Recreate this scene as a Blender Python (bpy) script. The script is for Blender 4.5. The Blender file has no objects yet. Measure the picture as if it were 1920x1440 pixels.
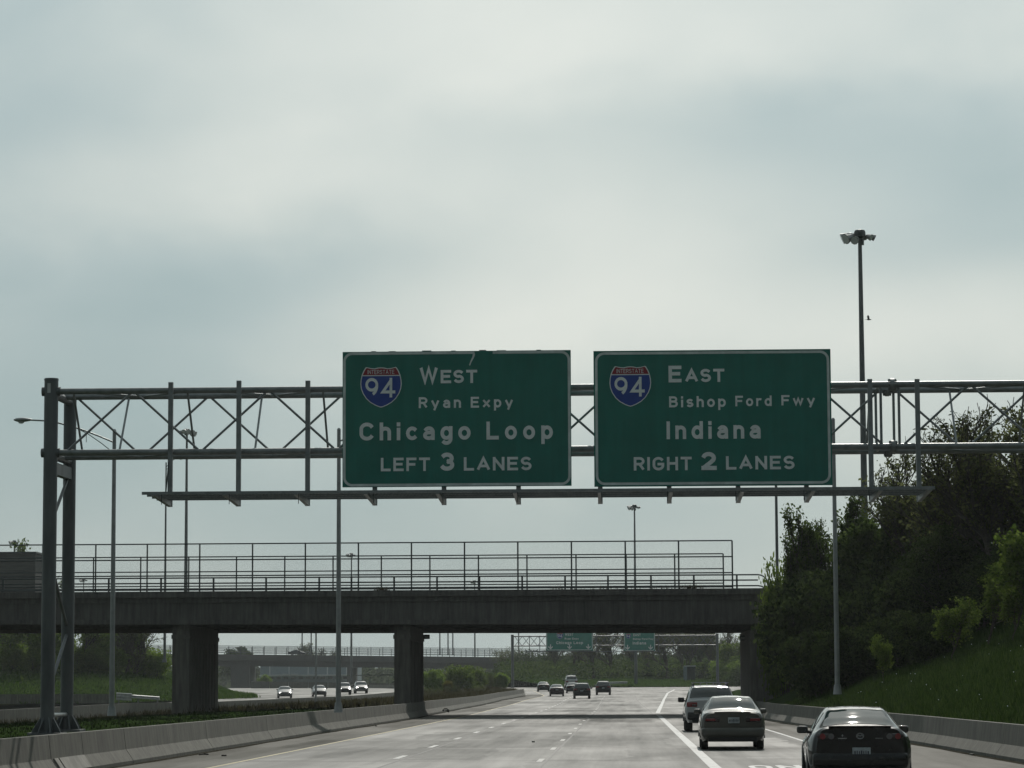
import bpy, bmesh, math, random
from mathutils import Vector, Matrix, noise

R = math.radians
scene = bpy.context.scene
COL = scene.collection

# ------------------------------------------------------------------ camera
F_PX, CXP, CYP = 5400.0, 960.0, 720.0          # focal length and centre in photo pixels (1920 x 1440)
ROLL = 0.0045
CAM = Vector((0.0, 0.0, 1.75))
_a = 210 * math.cos(ROLL) - 563 * math.sin(ROLL)
_b = -210 * math.sin(ROLL) - 563 * math.cos(ROLL)
TH = math.atan(-_b / F_PX)
PSI = math.atan(-_a / F_PX * math.cos(TH))
FW = Vector((math.sin(PSI) * math.cos(TH), math.cos(PSI) * math.cos(TH), math.sin(TH)))
_r = Vector((math.cos(PSI), -math.sin(PSI), 0))
_u = _r.cross(FW)
RT = _r * math.cos(ROLL) - _u * math.sin(ROLL)
UP = _u * math.cos(ROLL) + _r * math.sin(ROLL)
cam_data = bpy.data.cameras.new('camera')
cam = bpy.data.objects.new('camera', cam_data)
COL.objects.link(cam)
cam.matrix_world = Matrix((
    (RT.x, UP.x, -FW.x, CAM.x), (RT.y, UP.y, -FW.y, CAM.y), (RT.z, UP.z, -FW.z, CAM.z), (0, 0, 0, 1)))
cam_data.sensor_width = 36.0
cam_data.lens = 36.0 * F_PX / 1920.0
cam_data.clip_start = 0.5
cam_data.clip_end = 9000.0
scene.camera = cam


def ray(px, py):
    return FW + RT * ((px - CXP) / F_PX) + UP * ((CYP - py) / F_PX)


def P(px, py, Y):
    """the place at distance Y down the road that a measured photo point belongs to"""
    d = ray(px, py)
    return CAM + d * (Y / d.y)


# ------------------------------------------------------------------ sun, sky, exposure
SUN_EL, SUN_AZ = R(38), R(4.5)
SUN = Vector((math.sin(SUN_AZ) * math.cos(SUN_EL), math.cos(SUN_AZ) * math.cos(SUN_EL), math.sin(SUN_EL)))
sl = bpy.data.lights.new('sun', 'SUN')
sl.energy = 2.6
sl.angle = R(0.6)
sl.color = (1.0, 0.95, 0.87)
so = bpy.data.objects.new('sun', sl)
so.rotation_euler = SUN.to_track_quat('Z', 'Y').to_euler()
so.location = (0, 0, 60)
COL.objects.link(so)

scene.view_settings.view_transform = 'Standard'
scene.view_settings.look = 'None'
scene.view_settings.exposure = 0.0
scene.view_settings.gamma = 1.0
scene.view_settings.use_curve_mapping = False
scene.cycles.max_bounces = 8
scene.cycles.diffuse_bounces = 3
scene.cycles.glossy_bounces = 3
scene.cycles.transmission_bounces = 4
scene.cycles.transparent_max_bounces = 12
scene.cycles.volume_bounces = 0
scene.cycles.use_denoising = True
scene.cycles.sample_clamp_indirect = 6.0

world = bpy.data.worlds.new('World')
scene.world = world
world.use_nodes = True
wn, wl = world.node_tree.nodes, world.node_tree.links
wn.clear()


class NT:
    """small helper for math nodes"""
    def __init__(self, tree):
        self.t = tree

    def m(self, op, *a):
        n = self.t.nodes.new('ShaderNodeMath')
        n.operation = op
        for i, v in enumerate(a):
            if isinstance(v, (int, float)):
                n.inputs[i].default_value = v
            else:
                self.t.links.new(v, n.inputs[i])
        return n.outputs[0]

    def noise(self, vec, scale, detail=3.0, rough=0.5, dist=0.0):
        n = self.t.nodes.new('ShaderNodeTexNoise')
        n.inputs['Scale'].default_value = scale
        n.inputs['Detail'].default_value = detail
        n.inputs['Roughness'].default_value = rough
        n.inputs['Distortion'].default_value = dist
        if vec is not None:
            self.t.links.new(vec, n.inputs['Vector'])
        return n.outputs['Fac']

    def ramp(self, fac, stops):
        n = self.t.nodes.new('ShaderNodeValToRGB')
        e = n.color_ramp.elements
        while len(e) < len(stops):
            e.new(0.5)
        for i, (p, c) in enumerate(stops):
            e[i].position = p
            e[i].color = (*c, 1.0)
        self.t.links.new(fac, n.inputs['Fac'])
        return n.outputs['Color']

    def mapping(self, vec, scale=(1, 1, 1), loc=(0, 0, 0), rot=(0, 0, 0)):
        n = self.t.nodes.new('ShaderNodeMapping')
        n.inputs['Scale'].default_value = scale
        n.inputs['Location'].default_value = loc
        n.inputs['Rotation'].default_value = rot
        self.t.links.new(vec, n.inputs['Vector'])
        return n.outputs['Vector']


w = NT(world.node_tree)
tc = wn.new('ShaderNodeTexCoord')
sep = wn.new('ShaderNodeSeparateXYZ')
wl.new(tc.outputs['Generated'], sep.inputs[0])
az = w.m('ARCTAN2', sep.outputs[0], sep.outputs[1])
el = w.m('ARCSINE', sep.outputs[2])
# broad soft noise on the cloud deck
nv = w.mapping(tc.outputs['Generated'], (4.0, 4.0, 7.0), (3.1, 0.4, 1.7))
n1 = w.noise(nv, 2.0, 3.0, 0.45, 0.2)
nv2 = w.mapping(tc.outputs['Generated'], (7.0, 7.0, 12.0), (0.3, 2.4, 0.9), (0, 0.2, 0))
n2 = w.noise(nv2, 2.4, 3.0, 0.5, 0.2)
val = w.m('ADD', 0.50, w.m('MULTIPLY', w.m('SUBTRACT', n1, 0.5), 0.55))
val = w.m('ADD', val, w.m('MULTIPLY', w.m('SUBTRACT', n2, 0.5), 0.30))
warp = w.m('MULTIPLY', w.m('SUBTRACT', n1, 0.5), 0.05)
azw = w.m('ADD', az, warp)
elw = w.m('ADD', el, w.m('MULTIPLY', w.m('SUBTRACT', n2, 0.5), 0.022))
# the large banks of cloud seen over the road: place, half widths, tilt, strength
CLOUDS = [
    (950, 120, 620, 170, 0.05, 0.40), (420, 340, 330, 90, 0.12, 0.26), (1100, 570, 270, 110, 0.0, 0.50),
    (1850, 610, 260, 80, -0.05, 0.36), (1250, 420, 300, 70, 0.0, 0.12), (640, 640, 260, 60, 0.1, 0.16),
    (1560, 225, 480, 65, 0.02, -0.30), (430, 520, 330, 80, 0.1, -0.25), (10, 120, 190, 260, 0.0, -0.24),
    (1890, 360, 240, 90, 0.0, -0.30), (60, 780, 420, 130, 0.1, -0.20), (600, 960, 900, 70, 0.0, -0.12),
    (1500, 960, 300, 60, 0.0, -0.1), (1600, 480, 240, 60, 0.0, -0.14), (900, 240, 300, 40, 0.1, -0.10),
]
for (cx, cy, sx, sy, tilt, amp) in CLOUDS:
    d = ray(cx, cy).normalized()
    a0, e0 = math.atan2(d.x, d.y), math.asin(d.z)
    da, de = w.m('SUBTRACT', azw, a0), w.m('SUBTRACT', elw, e0)
    ca, sa = math.cos(tilt), math.sin(tilt)
    p = w.m('ADD', w.m('MULTIPLY', da, ca), w.m('MULTIPLY', de, sa))
    q = w.m('SUBTRACT', w.m('MULTIPLY', de, ca), w.m('MULTIPLY', da, sa))
    p = w.m('MULTIPLY', p, F_PX / sx)
    q = w.m('MULTIPLY', q, F_PX / sy)
    g = w.m('EXPONENT', w.m('MULTIPLY', w.m('ADD', w.m('MULTIPLY', p, p), w.m('MULTIPLY', q, q)), -0.5))
    val = w.m('ADD', val, w.m('MULTIPLY', g, amp))
cloud_col = w.ramp(val, [(0.0, (0.28, 0.41, 0.44)), (0.35, (0.41, 0.52, 0.535)), (0.65, (0.56, 0.64, 0.625)), (1.0, (0.72, 0.77, 0.73))])
# thin cloud is brightest towards the sun and falls off smoothly away from it
dot = wn.new('ShaderNodeVectorMath')
dot.operation = 'DOT_PRODUCT'
wl.new(tc.outputs['Generated'], dot.inputs[0])
dot.inputs[1].default_value = SUN
sunward = w.m('POWER', w.m('MULTIPLY_ADD', dot.outputs['Value'], 0.5, 0.5), 3.0)
bright = w.m('MULTIPLY_ADD', sunward, 0.84, 0.29)
skyt = wn.new('ShaderNodeTexSky')
skyt.sky_type = 'NISHITA'
skyt.sun_disc = False
skyt.sun_elevation = SUN_EL
skyt.sun_rotation = SUN_AZ
skyt.dust_density = 3.0
b1 = wn.new('ShaderNodeBackground')
b1.inputs['Strength'].default_value = 0.07
wl.new(skyt.outputs[0], b1.inputs['Color'])
b2 = wn.new('ShaderNodeBackground')
wl.new(cloud_col, b2.inputs['Color'])
wl.new(bright, b2.inputs['Strength'])
mx = wn.new('ShaderNodeMixShader')
mx.inputs[0].default_value = 0.9
wl.new(b1.outputs[0], mx.inputs[1])
wl.new(b2.outputs[0], mx.inputs[2])
wo = wn.new('ShaderNodeOutputWorld')
wl.new(mx.outputs[0], wo.inputs['Surface'])


# ------------------------------------------------------------------ materials
def base_mat(name):
    m = bpy.data.materials.new(name)
    m.use_nodes = True
    return m, m.node_tree, m.node_tree.nodes['Principled BSDF']


def mat(name, col, rough=0.6, metal=0.0, var=0.18, scale=2.0, bump=0.0, bscale=30.0, stretch=(1, 1, 1), spec=0.5, coat=0.0, streak=0.0):
    m, t, b = base_mat(name)
    h = NT(t)
    c = t.nodes.new('ShaderNodeTexCoord')
    v = h.mapping(c.outputs['Object'], stretch)
    n = h.noise(v, scale, 5.0, 0.6)
    fac = n
    if streak:
        vs = h.mapping(c.outputs['Object'], (3.0, 3.0, 0.25))
        fac = h.m('ADD', h.m('MULTIPLY', n, 1 - streak), h.m('MULTIPLY', h.noise(vs, 2.0, 4.0, 0.6), streak))
    lo = tuple(x * (1 - var) for x in col)
    hi = tuple(min(1, x * (1 + var)) for x in col)
    t.links.new(h.ramp(fac, [(0.3, lo), (0.7, hi)]), b.inputs['Base Color'])
    b.inputs['Roughness'].default_value = rough
    b.inputs['Metallic'].default_value = metal
    b.inputs['Specular IOR Level'].default_value = spec
    b.inputs['Coat Weight'].default_value = coat
    b.inputs['Coat Roughness'].default_value = 0.03
    b.inputs['Coat IOR'].default_value = 1.5
    if bump:
        bn = t.nodes.new('ShaderNodeBump')
        bn.inputs['Strength'].default_value = bump
        bn.inputs['Distance'].default_value = 0.02
        t.links.new(h.noise(c.outputs['Object'], bscale, 4.0, 0.6), bn.inputs['Height'])
        t.links.new(bn.outputs[0], b.inputs['Normal'])
    return m


def leaf_mat(name, c1, c2, trans=0.35):
    m = bpy.data.materials.new(name)
    m.use_nodes = True
    t = m.node_tree
    t.nodes.clear()
    h = NT(t)
    g = t.nodes.new('ShaderNodeNewGeometry')
    col = h.ramp(g.outputs['Random Per Island'], [(0.0, c1), (1.0, c2)])
    d = t.nodes.new('ShaderNodeBsdfDiffuse')
    tr = t.nodes.new('ShaderNodeBsdfTranslucent')
    x = t.nodes.new('ShaderNodeMixShader')
    x.inputs[0].default_value = trans
    o = t.nodes.new('ShaderNodeOutputMaterial')
    t.links.new(col, d.inputs['Color'])
    t.links.new(col, tr.inputs['Color'])
    t.links.new(d.outputs[0], x.inputs[1])
    t.links.new(tr.outputs[0], x.inputs[2])
    t.links.new(x.outputs[0], o.inputs['Surface'])
    return m


def road_mat(name, col, seed=0.0, gloss=0.40):
    m, t, b = base_mat(name)
    h = NT(t)
    c = t.nodes.new('ShaderNodeTexCoord')
    # slabs of differing age: long patches per lane with ragged ends
    dn = t.nodes.new('ShaderNodeTexNoise')
    dn.inputs['Scale'].default_value = 0.5
    t.links.new(c.outputs['Object'], dn.inputs['Vector'])
    va = t.nodes.new('ShaderNodeVectorMath')
    va.operation = 'MULTIPLY_ADD'
    t.links.new(dn.outputs['Color'], va.inputs[0])
    va.inputs[1].default_value = (0.9, 12.0, 0)
    t.links.new(c.outputs['Object'], va.inputs[2])
    br = t.nodes.new('ShaderNodeTexBrick')
    br.offset = 0.37
    br.inputs['Scale'].default_value = 1.0
    br.inputs['Mortar Size'].default_value = 0.0
    br.inputs['Brick Width'].default_value = 3.55
    br.inputs['Row Height'].default_value = 13.0
    br.inputs['Color1'].default_value = (0, 0, 0, 1)
    br.inputs['Color2'].default_value = (1, 1, 1, 1)
    t.links.new(h.mapping(va.outputs[0], (1, 1, 1), (1.7 + seed, 3.0, 0)), br.inputs['Vector'])
    slab = br.outputs['Color']
    big = h.noise(h.mapping(c.outputs['Object'], (0.25, 0.06, 1)), 1.0, 4.0, 0.6)
    mid = h.noise(h.mapping(c.outputs['Object'], (1.5, 0.035, 1)), 1.0, 5.0, 0.65)
    fine = h.noise(c.outputs['Object'], 9.0, 6.0, 0.7)
    f = h.m('ADD', h.m('MULTIPLY', slab, 0.20), h.m('MULTIPLY', big, 0.62))
    f = h.m('ADD', f, h.m('MULTIPLY', mid, 0.45))
    f = h.m('ADD', f, h.m('MULTIPLY', h.m('SUBTRACT', fine, 0.5), 0.25))
    ramp = h.ramp(f, [(0.30, tuple(x * 0.62 for x in col)), (0.62, col), (0.95, tuple(x * 1.45 for x in col))])
    t.links.new(ramp, b.inputs['Base Color'])
    rr = h.m('SUBTRACT', 0.85, h.m('MULTIPLY', f, 0.30))
    t.links.new(rr, b.inputs['Roughness'])
    sp_ = h.m('MAXIMUM', 0.015, h.m('MULTIPLY_ADD', f, gloss * 1.15, -gloss * 0.38))
    t.links.new(sp_, b.inputs['Specular IOR Level'])
    bn = t.nodes.new('ShaderNodeBump')
    bn.inputs['Strength'].default_value = 0.25
    bn.inputs['Distance'].default_value = 0.01
    t.links.new(h.noise(c.outputs['Object'], 40.0, 3.0, 0.6), bn.inputs['Height'])
    t.links.new(bn.outputs[0], b.inputs['Normal'])
    return m


def ground_mat(name, c1, c2, c3, scale=0.35):
    m, t, b = base_mat(name)
    h = NT(t)
    c = t.nodes.new('ShaderNodeTexCoord')
    n = h.noise(c.outputs['Object'], scale, 8.0, 0.65)
    f2 = h.noise(c.outputs['Object'], 6.0, 6.0, 0.7)
    f = h.m('ADD', h.m('MULTIPLY', n, 0.6), h.m('MULTIPLY', f2, 0.4))
    t.links.new(h.ramp(f, [(0.35, c1), (0.5, c2), (0.66, c3)]), b.inputs['Base Color'])
    b.inputs['Roughness'].default_value = 0.95
    b.inputs['Specular IOR Level'].default_value = 0.0
    bn = t.nodes.new('ShaderNodeBump')
    bn.inputs['Strength'].default_value = 0.7
    bn.inputs["Distance"].default_value = 0.06
    t.links.new(f2, bn.inputs['Height'])
    t.links.new(bn.outputs[0], b.inputs['Normal'])
    return m


def emit_mat(name, col, s):
    m, t, b = base_mat(name)
    b.inputs['Base Color'].default_value = (*col, 1)
    b.inputs['Emission Color'].default_value = (*col, 1)
    b.inputs['Emission Strength'].default_value = s
    return m


MT = {
    'road': road_mat('road_concrete', (0.128, 0.126, 0.118)),
    'shoulder': road_mat('far_road_concrete', (0.168, 0.166, 0.154), 1.3),
    'line_white': mat('road_paint_white', (0.36, 0.37, 0.37), 0.6, var=0.45, scale=5.0, bump=0.2, spec=0.30),
    'line_worn': mat('road_paint_worn', (0.29, 0.29, 0.28), 0.6, var=0.4, scale=7.0, spec=0.30),
    'line_dash': mat('road_paint_dashes', (0.32, 0.325, 0.32), 0.58, var=0.45, scale=7.0, spec=0.36),
    'line_yellow': mat('road_paint_yellow', (0.32, 0.27, 0.13), 0.6, var=0.35, scale=6.0, spec=0.25),
    'joint': mat('tar_joint', (0.045, 0.045, 0.045), 0.7, var=0.4, scale=4.0),
    'barrier': mat('barrier_concrete', (0.118, 0.115, 0.098), 0.9, var=0.45, scale=1.3, bump=0.35, bscale=22.0, streak=0.6),
    'bridge': mat('stained_bridge_concrete', (0.105, 0.10, 0.095), 0.9, var=0.5, scale=0.6, bump=0.3, bscale=9.0, streak=0.6),
    'pier': mat('pier_concrete', (0.12, 0.112, 0.10), 0.9, var=0.45, scale=0.9, bump=0.35, bscale=8.0, streak=0.7),
    'far_bridge': mat('far_bridge_concrete', (0.105, 0.102, 0.098), 0.9, var=0.25, scale=0.4, streak=0.5),
    'steel': mat('galvanised_steel', (0.22, 0.235, 0.24), 0.45, 0.55, var=0.22, scale=5.0, bump=0.05),
    'pole_steel': mat('weathered_pole_steel', (0.115, 0.125, 0.13), 0.5, 0.35, var=0.28, scale=3.0, stretch=(1, 1, 0.25)),
    'dark_steel': mat('dark_fence_steel', (0.05, 0.06, 0.062), 0.55, 0.3, var=0.25, scale=3.0),
    'alum': mat('aluminium_post', (0.28, 0.29, 0.295), 0.42, 0.5, var=0.2, scale=2.0),
    'sign_green': mat('sign_green_sheeting', (0.020, 0.165, 0.132), 0.45, var=0.20, scale=1.6, spec=0.4, streak=0.5),
    'sign_white': mat('sign_white_sheeting', (0.72, 0.76, 0.76), 0.5, var=0.12, scale=4.0),
    'sign_border': mat('sign_border_sheeting', (0.56, 0.62, 0.61), 0.5, var=0.2, scale=4.0),
    'sign_red': mat('sign_red_sheeting', (0.26, 0.022, 0.035), 0.5, var=0.12, scale=4.0),
    'sign_blue': mat('sign_blue_sheeting', (0.022, 0.060, 0.30), 0.5, var=0.12, scale=4.0),
    'sign_back': mat('sign_back_aluminium', (0.16, 0.18, 0.18), 0.5, 0.4, var=0.15),
    'grass': ground_mat('bank_grass', (0.014, 0.024, 0.008), (0.024, 0.042, 0.012), (0.038, 0.056, 0.018)),
    'weeds': ground_mat('dry_weedy_ground', (0.045, 0.038, 0.022), (0.062, 0.062, 0.030), (0.085, 0.080, 0.045)),
    'ground': ground_mat('open_ground', (0.03, 0.045, 0.018), (0.05, 0.065, 0.026), (0.075, 0.082, 0.04), 0.05),
    'blade': leaf_mat('grass_blades', (0.020, 0.042, 0.009), (0.055, 0.085, 0.022), 0.35),
    'hill_blade': leaf_mat('lush_grass_blades', (0.035, 0.075, 0.012), (0.085, 0.14, 0.03), 0.45),
    'dark_blade': leaf_mat('dark_verge_blades', (0.008, 0.015, 0.005), (0.020, 0.030, 0.010), 0.15),  # even dark green for the median tufts, duller than the bank blades
    'dry_blade': leaf_mat('dry_weed_blades', (0.04, 0.034, 0.018), (0.085, 0.078, 0.042), 0.3),
    'bark': mat('bark', (0.055, 0.045, 0.036), 0.9, var=0.35, scale=6.0),
    'leaf_dark': leaf_mat('leaves_dark', (0.016, 0.028, 0.011), (0.060, 0.085, 0.026), 0.35),
    'leaf_mid': leaf_mat('leaves_mid', (0.035, 0.060, 0.014), (0.095, 0.135, 0.035), 0.45),
    'leaf_bright': leaf_mat('leaves_bright', (0.066, 0.108, 0.018), (0.145, 0.195, 0.042), 0.5),
    'leaf_spring': leaf_mat('leaves_fresh_spring', (0.11, 0.175, 0.028), (0.21, 0.29, 0.06), 0.5),
    'leaf_bud': leaf_mat('buds_and_new_leaves', (0.065, 0.080, 0.028), (0.14, 0.155, 0.062), 0.5),
    'leaf_gold': leaf_mat('leaves_yellowish', (0.10, 0.10, 0.02), (0.20, 0.17, 0.04), 0.4),
    'timber': mat('weathered_timber', (0.085, 0.085, 0.08), 0.9, var=0.3, scale=2.0, stretch=(0.2, 1, 3)),
    'roofing': mat('pale_metal_roof', (0.55, 0.57, 0.58), 0.4, 0.2, var=0.1),
    'blue_wall': mat('blue_grey_cladding', (0.20, 0.25, 0.28), 0.7, var=0.15),
    'win_dark': mat('dark_glass', (0.02, 0.025, 0.03), 0.1, var=0.1),
    'tyre': mat('tyre_rubber', (0.018, 0.018, 0.018), 0.85, var=0.2),
    'rim': mat('alloy_rim', (0.35, 0.35, 0.36), 0.35, 0.8, var=0.1),
    'glass': mat('tinted_car_glass', (0.018, 0.024, 0.025), 0.025, var=0.2, scale=1.5, spec=0.9),
    'black_plastic': mat('black_plastic', (0.02, 0.02, 0.021), 0.55, var=0.2),
    'paint_black': mat('car_paint_black', (0.004, 0.0045, 0.005), 0.45, 0.0, var=0.15, coat=1.0, spec=0.12),
    'paint_beige': mat('car_paint_grey_beige', (0.075, 0.072, 0.062), 0.45, 0.0, var=0.1, coat=1.0, spec=0.2),
    'paint_white': mat('car_paint_silver_white', (0.40, 0.41, 0.42), 0.45, 0.0, var=0.06, coat=1.0, spec=0.25),
    'paint_silver': mat('car_paint_mid_silver', (0.11, 0.115, 0.12), 0.45, 0.0, var=0.06, coat=0.7, spec=0.15),
    'paint_maroon': mat('car_paint_dark_maroon', (0.030, 0.013, 0.017), 0.45, 0.0, var=0.1, coat=0.9, spec=0.15),
    'paint_dark': mat('car_paint_charcoal', (0.018, 0.020, 0.022), 0.45, 0.0, var=0.1, coat=0.9, spec=0.15),
    'paint_navy': mat('car_paint_dark_blue', (0.013, 0.017, 0.029), 0.45, 0.0, var=0.1, coat=0.9, spec=0.15),
    'tail_red': mat('red_lamp_lens', (0.20, 0.012, 0.016), 0.15, var=0.2, coat=0.6),
    'tail_dark': mat('smoked_lamp_lens', (0.035, 0.016, 0.018), 0.15, var=0.3, coat=0.8),
    'smoke': mat('smoked_lens', (0.10, 0.10, 0.105), 0.15, var=0.3, coat=0.8),
    'lens': mat('clear_lamp_lens', (0.42, 0.44, 0.44), 0.12, var=0.2, coat=0.6),
    'chrome': mat('bright_badge_metal', (0.45, 0.46, 0.47), 0.25, 0.9, var=0.1),
    'plate': mat('licence_plate', (0.36, 0.40, 0.42), 0.45, var=0.3, scale=9.0),
    'plate_ink': mat('plate_ink', (0.05, 0.05, 0.07), 0.6, var=0.1),
    'headlight': emit_mat('lit_headlamp', (1.0, 0.97, 0.9), 6.0),
    'lamp_glass': mat('floodlight_lens', (0.55, 0.58, 0.6), 0.15, var=0.1),
    'bird': mat('bird_feathers', (0.04, 0.04, 0.045), 0.8, var=0.2),
    'galv_rail': mat('bright_guardrail_steel', (0.42, 0.43, 0.43), 0.35, 0.7, var=0.2, scale=3.0),
    'footing': mat('footing_concrete', (0.24, 0.23, 0.21), 0.9, var=0.3, scale=2.0),
    'rust': mat('rusty_brown_scrap', (0.05, 0.04, 0.035), 0.8, var=0.3),
}


def mesh_glass_mat():
    m = bpy.data.materials.new('chain_link_mesh')
    m.use_nodes = True
    t = m.node_tree
    t.nodes.clear()
    h = NT(t)
    c = t.nodes.new('ShaderNodeTexCoord')
    s = t.nodes.new('ShaderNodeSeparateXYZ')
    t.links.new(c.outputs['Object'], s.inputs[0])
    fac = None
    for sg in (1.0, -1.0):
        k = h.m('MULTIPLY', h.m('ADD', s.outputs[0], h.m('MULTIPLY', s.outputs[2], sg)), 1 / 0.075)
        fr = h.m('FRACT', h.m('ADD', k, 500.0))
        on = h.m('LESS_THAN', fr, 0.03)
        fac = on if fac is None else h.m('MAXIMUM', fac, on)
    tr = t.nodes.new('ShaderNodeBsdfTransparent')
    d = t.nodes.new('ShaderNodeBsdfDiffuse')
    d.inputs['Color'].default_value = (0.12, 0.13, 0.13, 1)
    x = t.nodes.new('ShaderNodeMixShader')
    t.links.new(fac, x.inputs[0])
    t.links.new(tr.outputs[0], x.inputs[1])
    t.links.new(d.outputs[0], x.inputs[2])
    o = t.nodes.new('ShaderNodeOutputMaterial')
    t.links.new(x.outputs[0], o.inputs['Surface'])
    return m


MT['chain'] = mesh_glass_mat()

# ------------------------------------------------------------------ builders
ORG = {}          # world origin of each thing and of its parts


class MB:
    def __init__(self):
        self.v, self.f = [], []

    def add(self, vs, fs):
        o = len(self.v)
        self.v += [tuple(x) for x in vs]
        self.f += [tuple(i + o for i in f) for f in fs]
        return self

    def hexa(self, q):
        """8 corners: bottom 4 counter-clockwise, top 4 counter-clockwise"""
        return self.add(q, [(3, 2, 1, 0), (4, 5, 6, 7), (0, 1, 5, 4), (1, 2, 6, 5), (2, 3, 7, 6), (3, 0, 4, 7)])

    def box(self, c, s, rz=0.0):
        hx, hy, hz = s[0] / 2, s[1] / 2, s[2] / 2
        ca, sa = math.cos(rz), math.sin(rz)
        q = []
        for z in (-hz, hz):
            for (x, y) in ((-hx, -hy), (hx, -hy), (hx, hy), (-hx, hy)):
                q.append((c[0] + x * ca - y * sa, c[1] + x * sa + y * ca, c[2] + z))
        return self.hexa(q)

    def rbox(self, c, s, bev=0.03, seg=2):
        bm = bmesh.new()
        bmesh.ops.create_cube(bm, size=1.0)
        for v in bm.verts:
            v.co = Vector((v.co.x * s[0], v.co.y * s[1], v.co.z * s[2]))
        bmesh.ops.bevel(bm, geom=bm.edges[:], offset=min(bev, min(s) * 0.49), segments=seg, affect='EDGES', profile=0.6)
        bm.verts.ensure_lookup_table()
        self.add([(v.co.x + c[0], v.co.y + c[1], v.co.z + c[2]) for v in bm.verts],
                 [tuple(v.index for v in f.verts) for f in bm.faces])
        bm.free()
        return self

    def tube(self, a, b, r0, r1=None, n=8, caps=True):
        a, b = Vector(a), Vector(b)
        r1 = r0 if r1 is None else r1
        d = (b - a)
        if d.length < 1e-6:
            return self
        d.normalize()
        x = d.orthogonal().normalized()
        y = d.cross(x)
        vs = []
        for (p, r) in ((a, r0), (b, r1)):
            for i in range(n):
                t = 2 * math.pi * i / n
                vs.append(p + x * (math.cos(t) * r) + y * (math.sin(t) * r))
        fs = [(i, (i + 1) % n, n + (i + 1) % n, n + i) for i in range(n)]
        if caps:
            fs += [tuple(range(n - 1, -1, -1)), tuple(range(n, 2 * n))]
        return self.add(vs, fs)

    def path(self, pts, r, n=8):
        for a, b in zip(pts[:-1], pts[1:]):
            self.tube(a, b, r, r, n)
        return self

    def bar(self, a, b, wx, wz):
        """rectangular bar along a->b"""
        a, b = Vector(a), Vector(b)
        d = (b - a).normalized()
        up = Vector((0, 0, 1)) if abs(d.z) < 0.9 else Vector((0, 1, 0))
        x = d.cross(up).normalized()
        y = x.cross(d)
        q = []
        for p in (a, b):
            for (i, j) in ((-1, -1), (1, -1), (1, 1), (-1, 1)):
                q.append(p + x * (i * wx / 2) + y * (j * wz / 2))
        return self.hexa(q)

    def extrude(self, poly, dvec):
        """closed polygon (3d points) pushed by dvec"""
        n = len(poly)
        d = Vector(dvec)
        vs = [Vector(p) for p in poly] + [Vector(p) + d for p in poly]
        fs = [tuple(range(n - 1, -1, -1)), tuple(range(n, 2 * n))]
        fs += [(i, (i + 1) % n, n + (i + 1) % n, n + i) for i in range(n)]
        return self.add(vs, fs)

    def lathe(self, prof, c=(0, 0, 0), n=16):
        vs, fs = [], []
        for (r, z) in prof:
            for i in range(n):
                t = 2 * math.pi * i / n
                vs.append((c[0] + r * math.cos(t), c[1] + r * math.sin(t), c[2] + z))
        for k in range(len(prof) - 1):
            for i in range(n):
                j = (i + 1) % n
                fs.append((k * n + i, k * n + j, (k + 1) * n + j, (k + 1) * n + i))
        fs.append(tuple(range(n - 1, -1, -1)))
        fs.append(tuple(range((len(prof) - 1) * n, len(prof) * n)))
        return self.add(vs, fs)

    def sweep(self, prof, path, flip=False):
        """profile [(offset, z)] carried along path [(x, y, z)]; offset is to the right of travel"""
        n = len(prof)
        vs = []
        for i, p in enumerate(path):
            a = Vector(path[max(i - 1, 0)])
            b = Vector(path[min(i + 1, len(path) - 1)])
            d = (b - a)
            rt = Vector((d.y, -d.x, 0)).normalized()
            for (o, z) in prof:
                vs.append((p[0] + rt.x * o, p[1] + rt.y * o, p[2] + z))
        fs = []
        for i in range(len(path) - 1):
            for k in range(n):
                m = (k + 1) % n
                fs.append((i * n + k, i * n + m, (i + 1) * n + m, (i + 1) * n + k))
        fs.append(tuple(range(n - 1, -1, -1)))
        fs.append(tuple(range((len(path) - 1) * n, len(path) * n)))
        return self.add(vs, fs)

    def build(self, name, material, parent=None, smooth=False, label=None, recalc=True):
        o0 = ORG.get(parent.name, Vector((0, 0, 0))) if parent else Vector((0, 0, 0))
        me = bpy.data.meshes.new(name)
        me.from_pydata([(x - o0.x, y - o0.y, z - o0.z) for (x, y, z) in self.v], [], self.f)
        me.update()
        if recalc:
            bm = bmesh.new()
            bm.from_mesh(me)
            bmesh.ops.recalc_face_normals(bm, faces=bm.faces)
            bm.to_mesh(me)
            bm.free()
        if smooth:
            me.polygons.foreach_set('use_smooth', [True] * len(me.polygons))
            try:
                me.set_sharp_from_angle(angle=R(40))
            except Exception:
                pass
        me.materials.append(MT[material] if isinstance(material, str) else material)
        return link(name, me, parent, label)


def link(name, me, parent=None, label=None):
    o = bpy.data.objects.new(name, me)
    COL.objects.link(o)
    if parent is not None:
        o.parent = parent
        ORG[o.name] = ORG.get(parent.name, Vector((0, 0, 0)))
    if label:
        o['label'] = label
    return o


def thing(name, label, cat, loc, group=None):
    o = bpy.data.objects.new(name, None)
    COL.objects.link(o)
    o.empty_display_size = 0.3
    o.location = loc
    ORG[o.name] = Vector(loc)
    tag(o, label, cat, group)
    return o


def tag(o, label, cat, group=None, kind=None):
    if label:
        o['label'] = label
    if cat:
        o['category'] = cat
    if group:
        o['group'] = group
    if kind:
        o['kind'] = kind
    return o


def structure(o):
    o['kind'] = 'structure'
    return o


KIDS = {}


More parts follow.
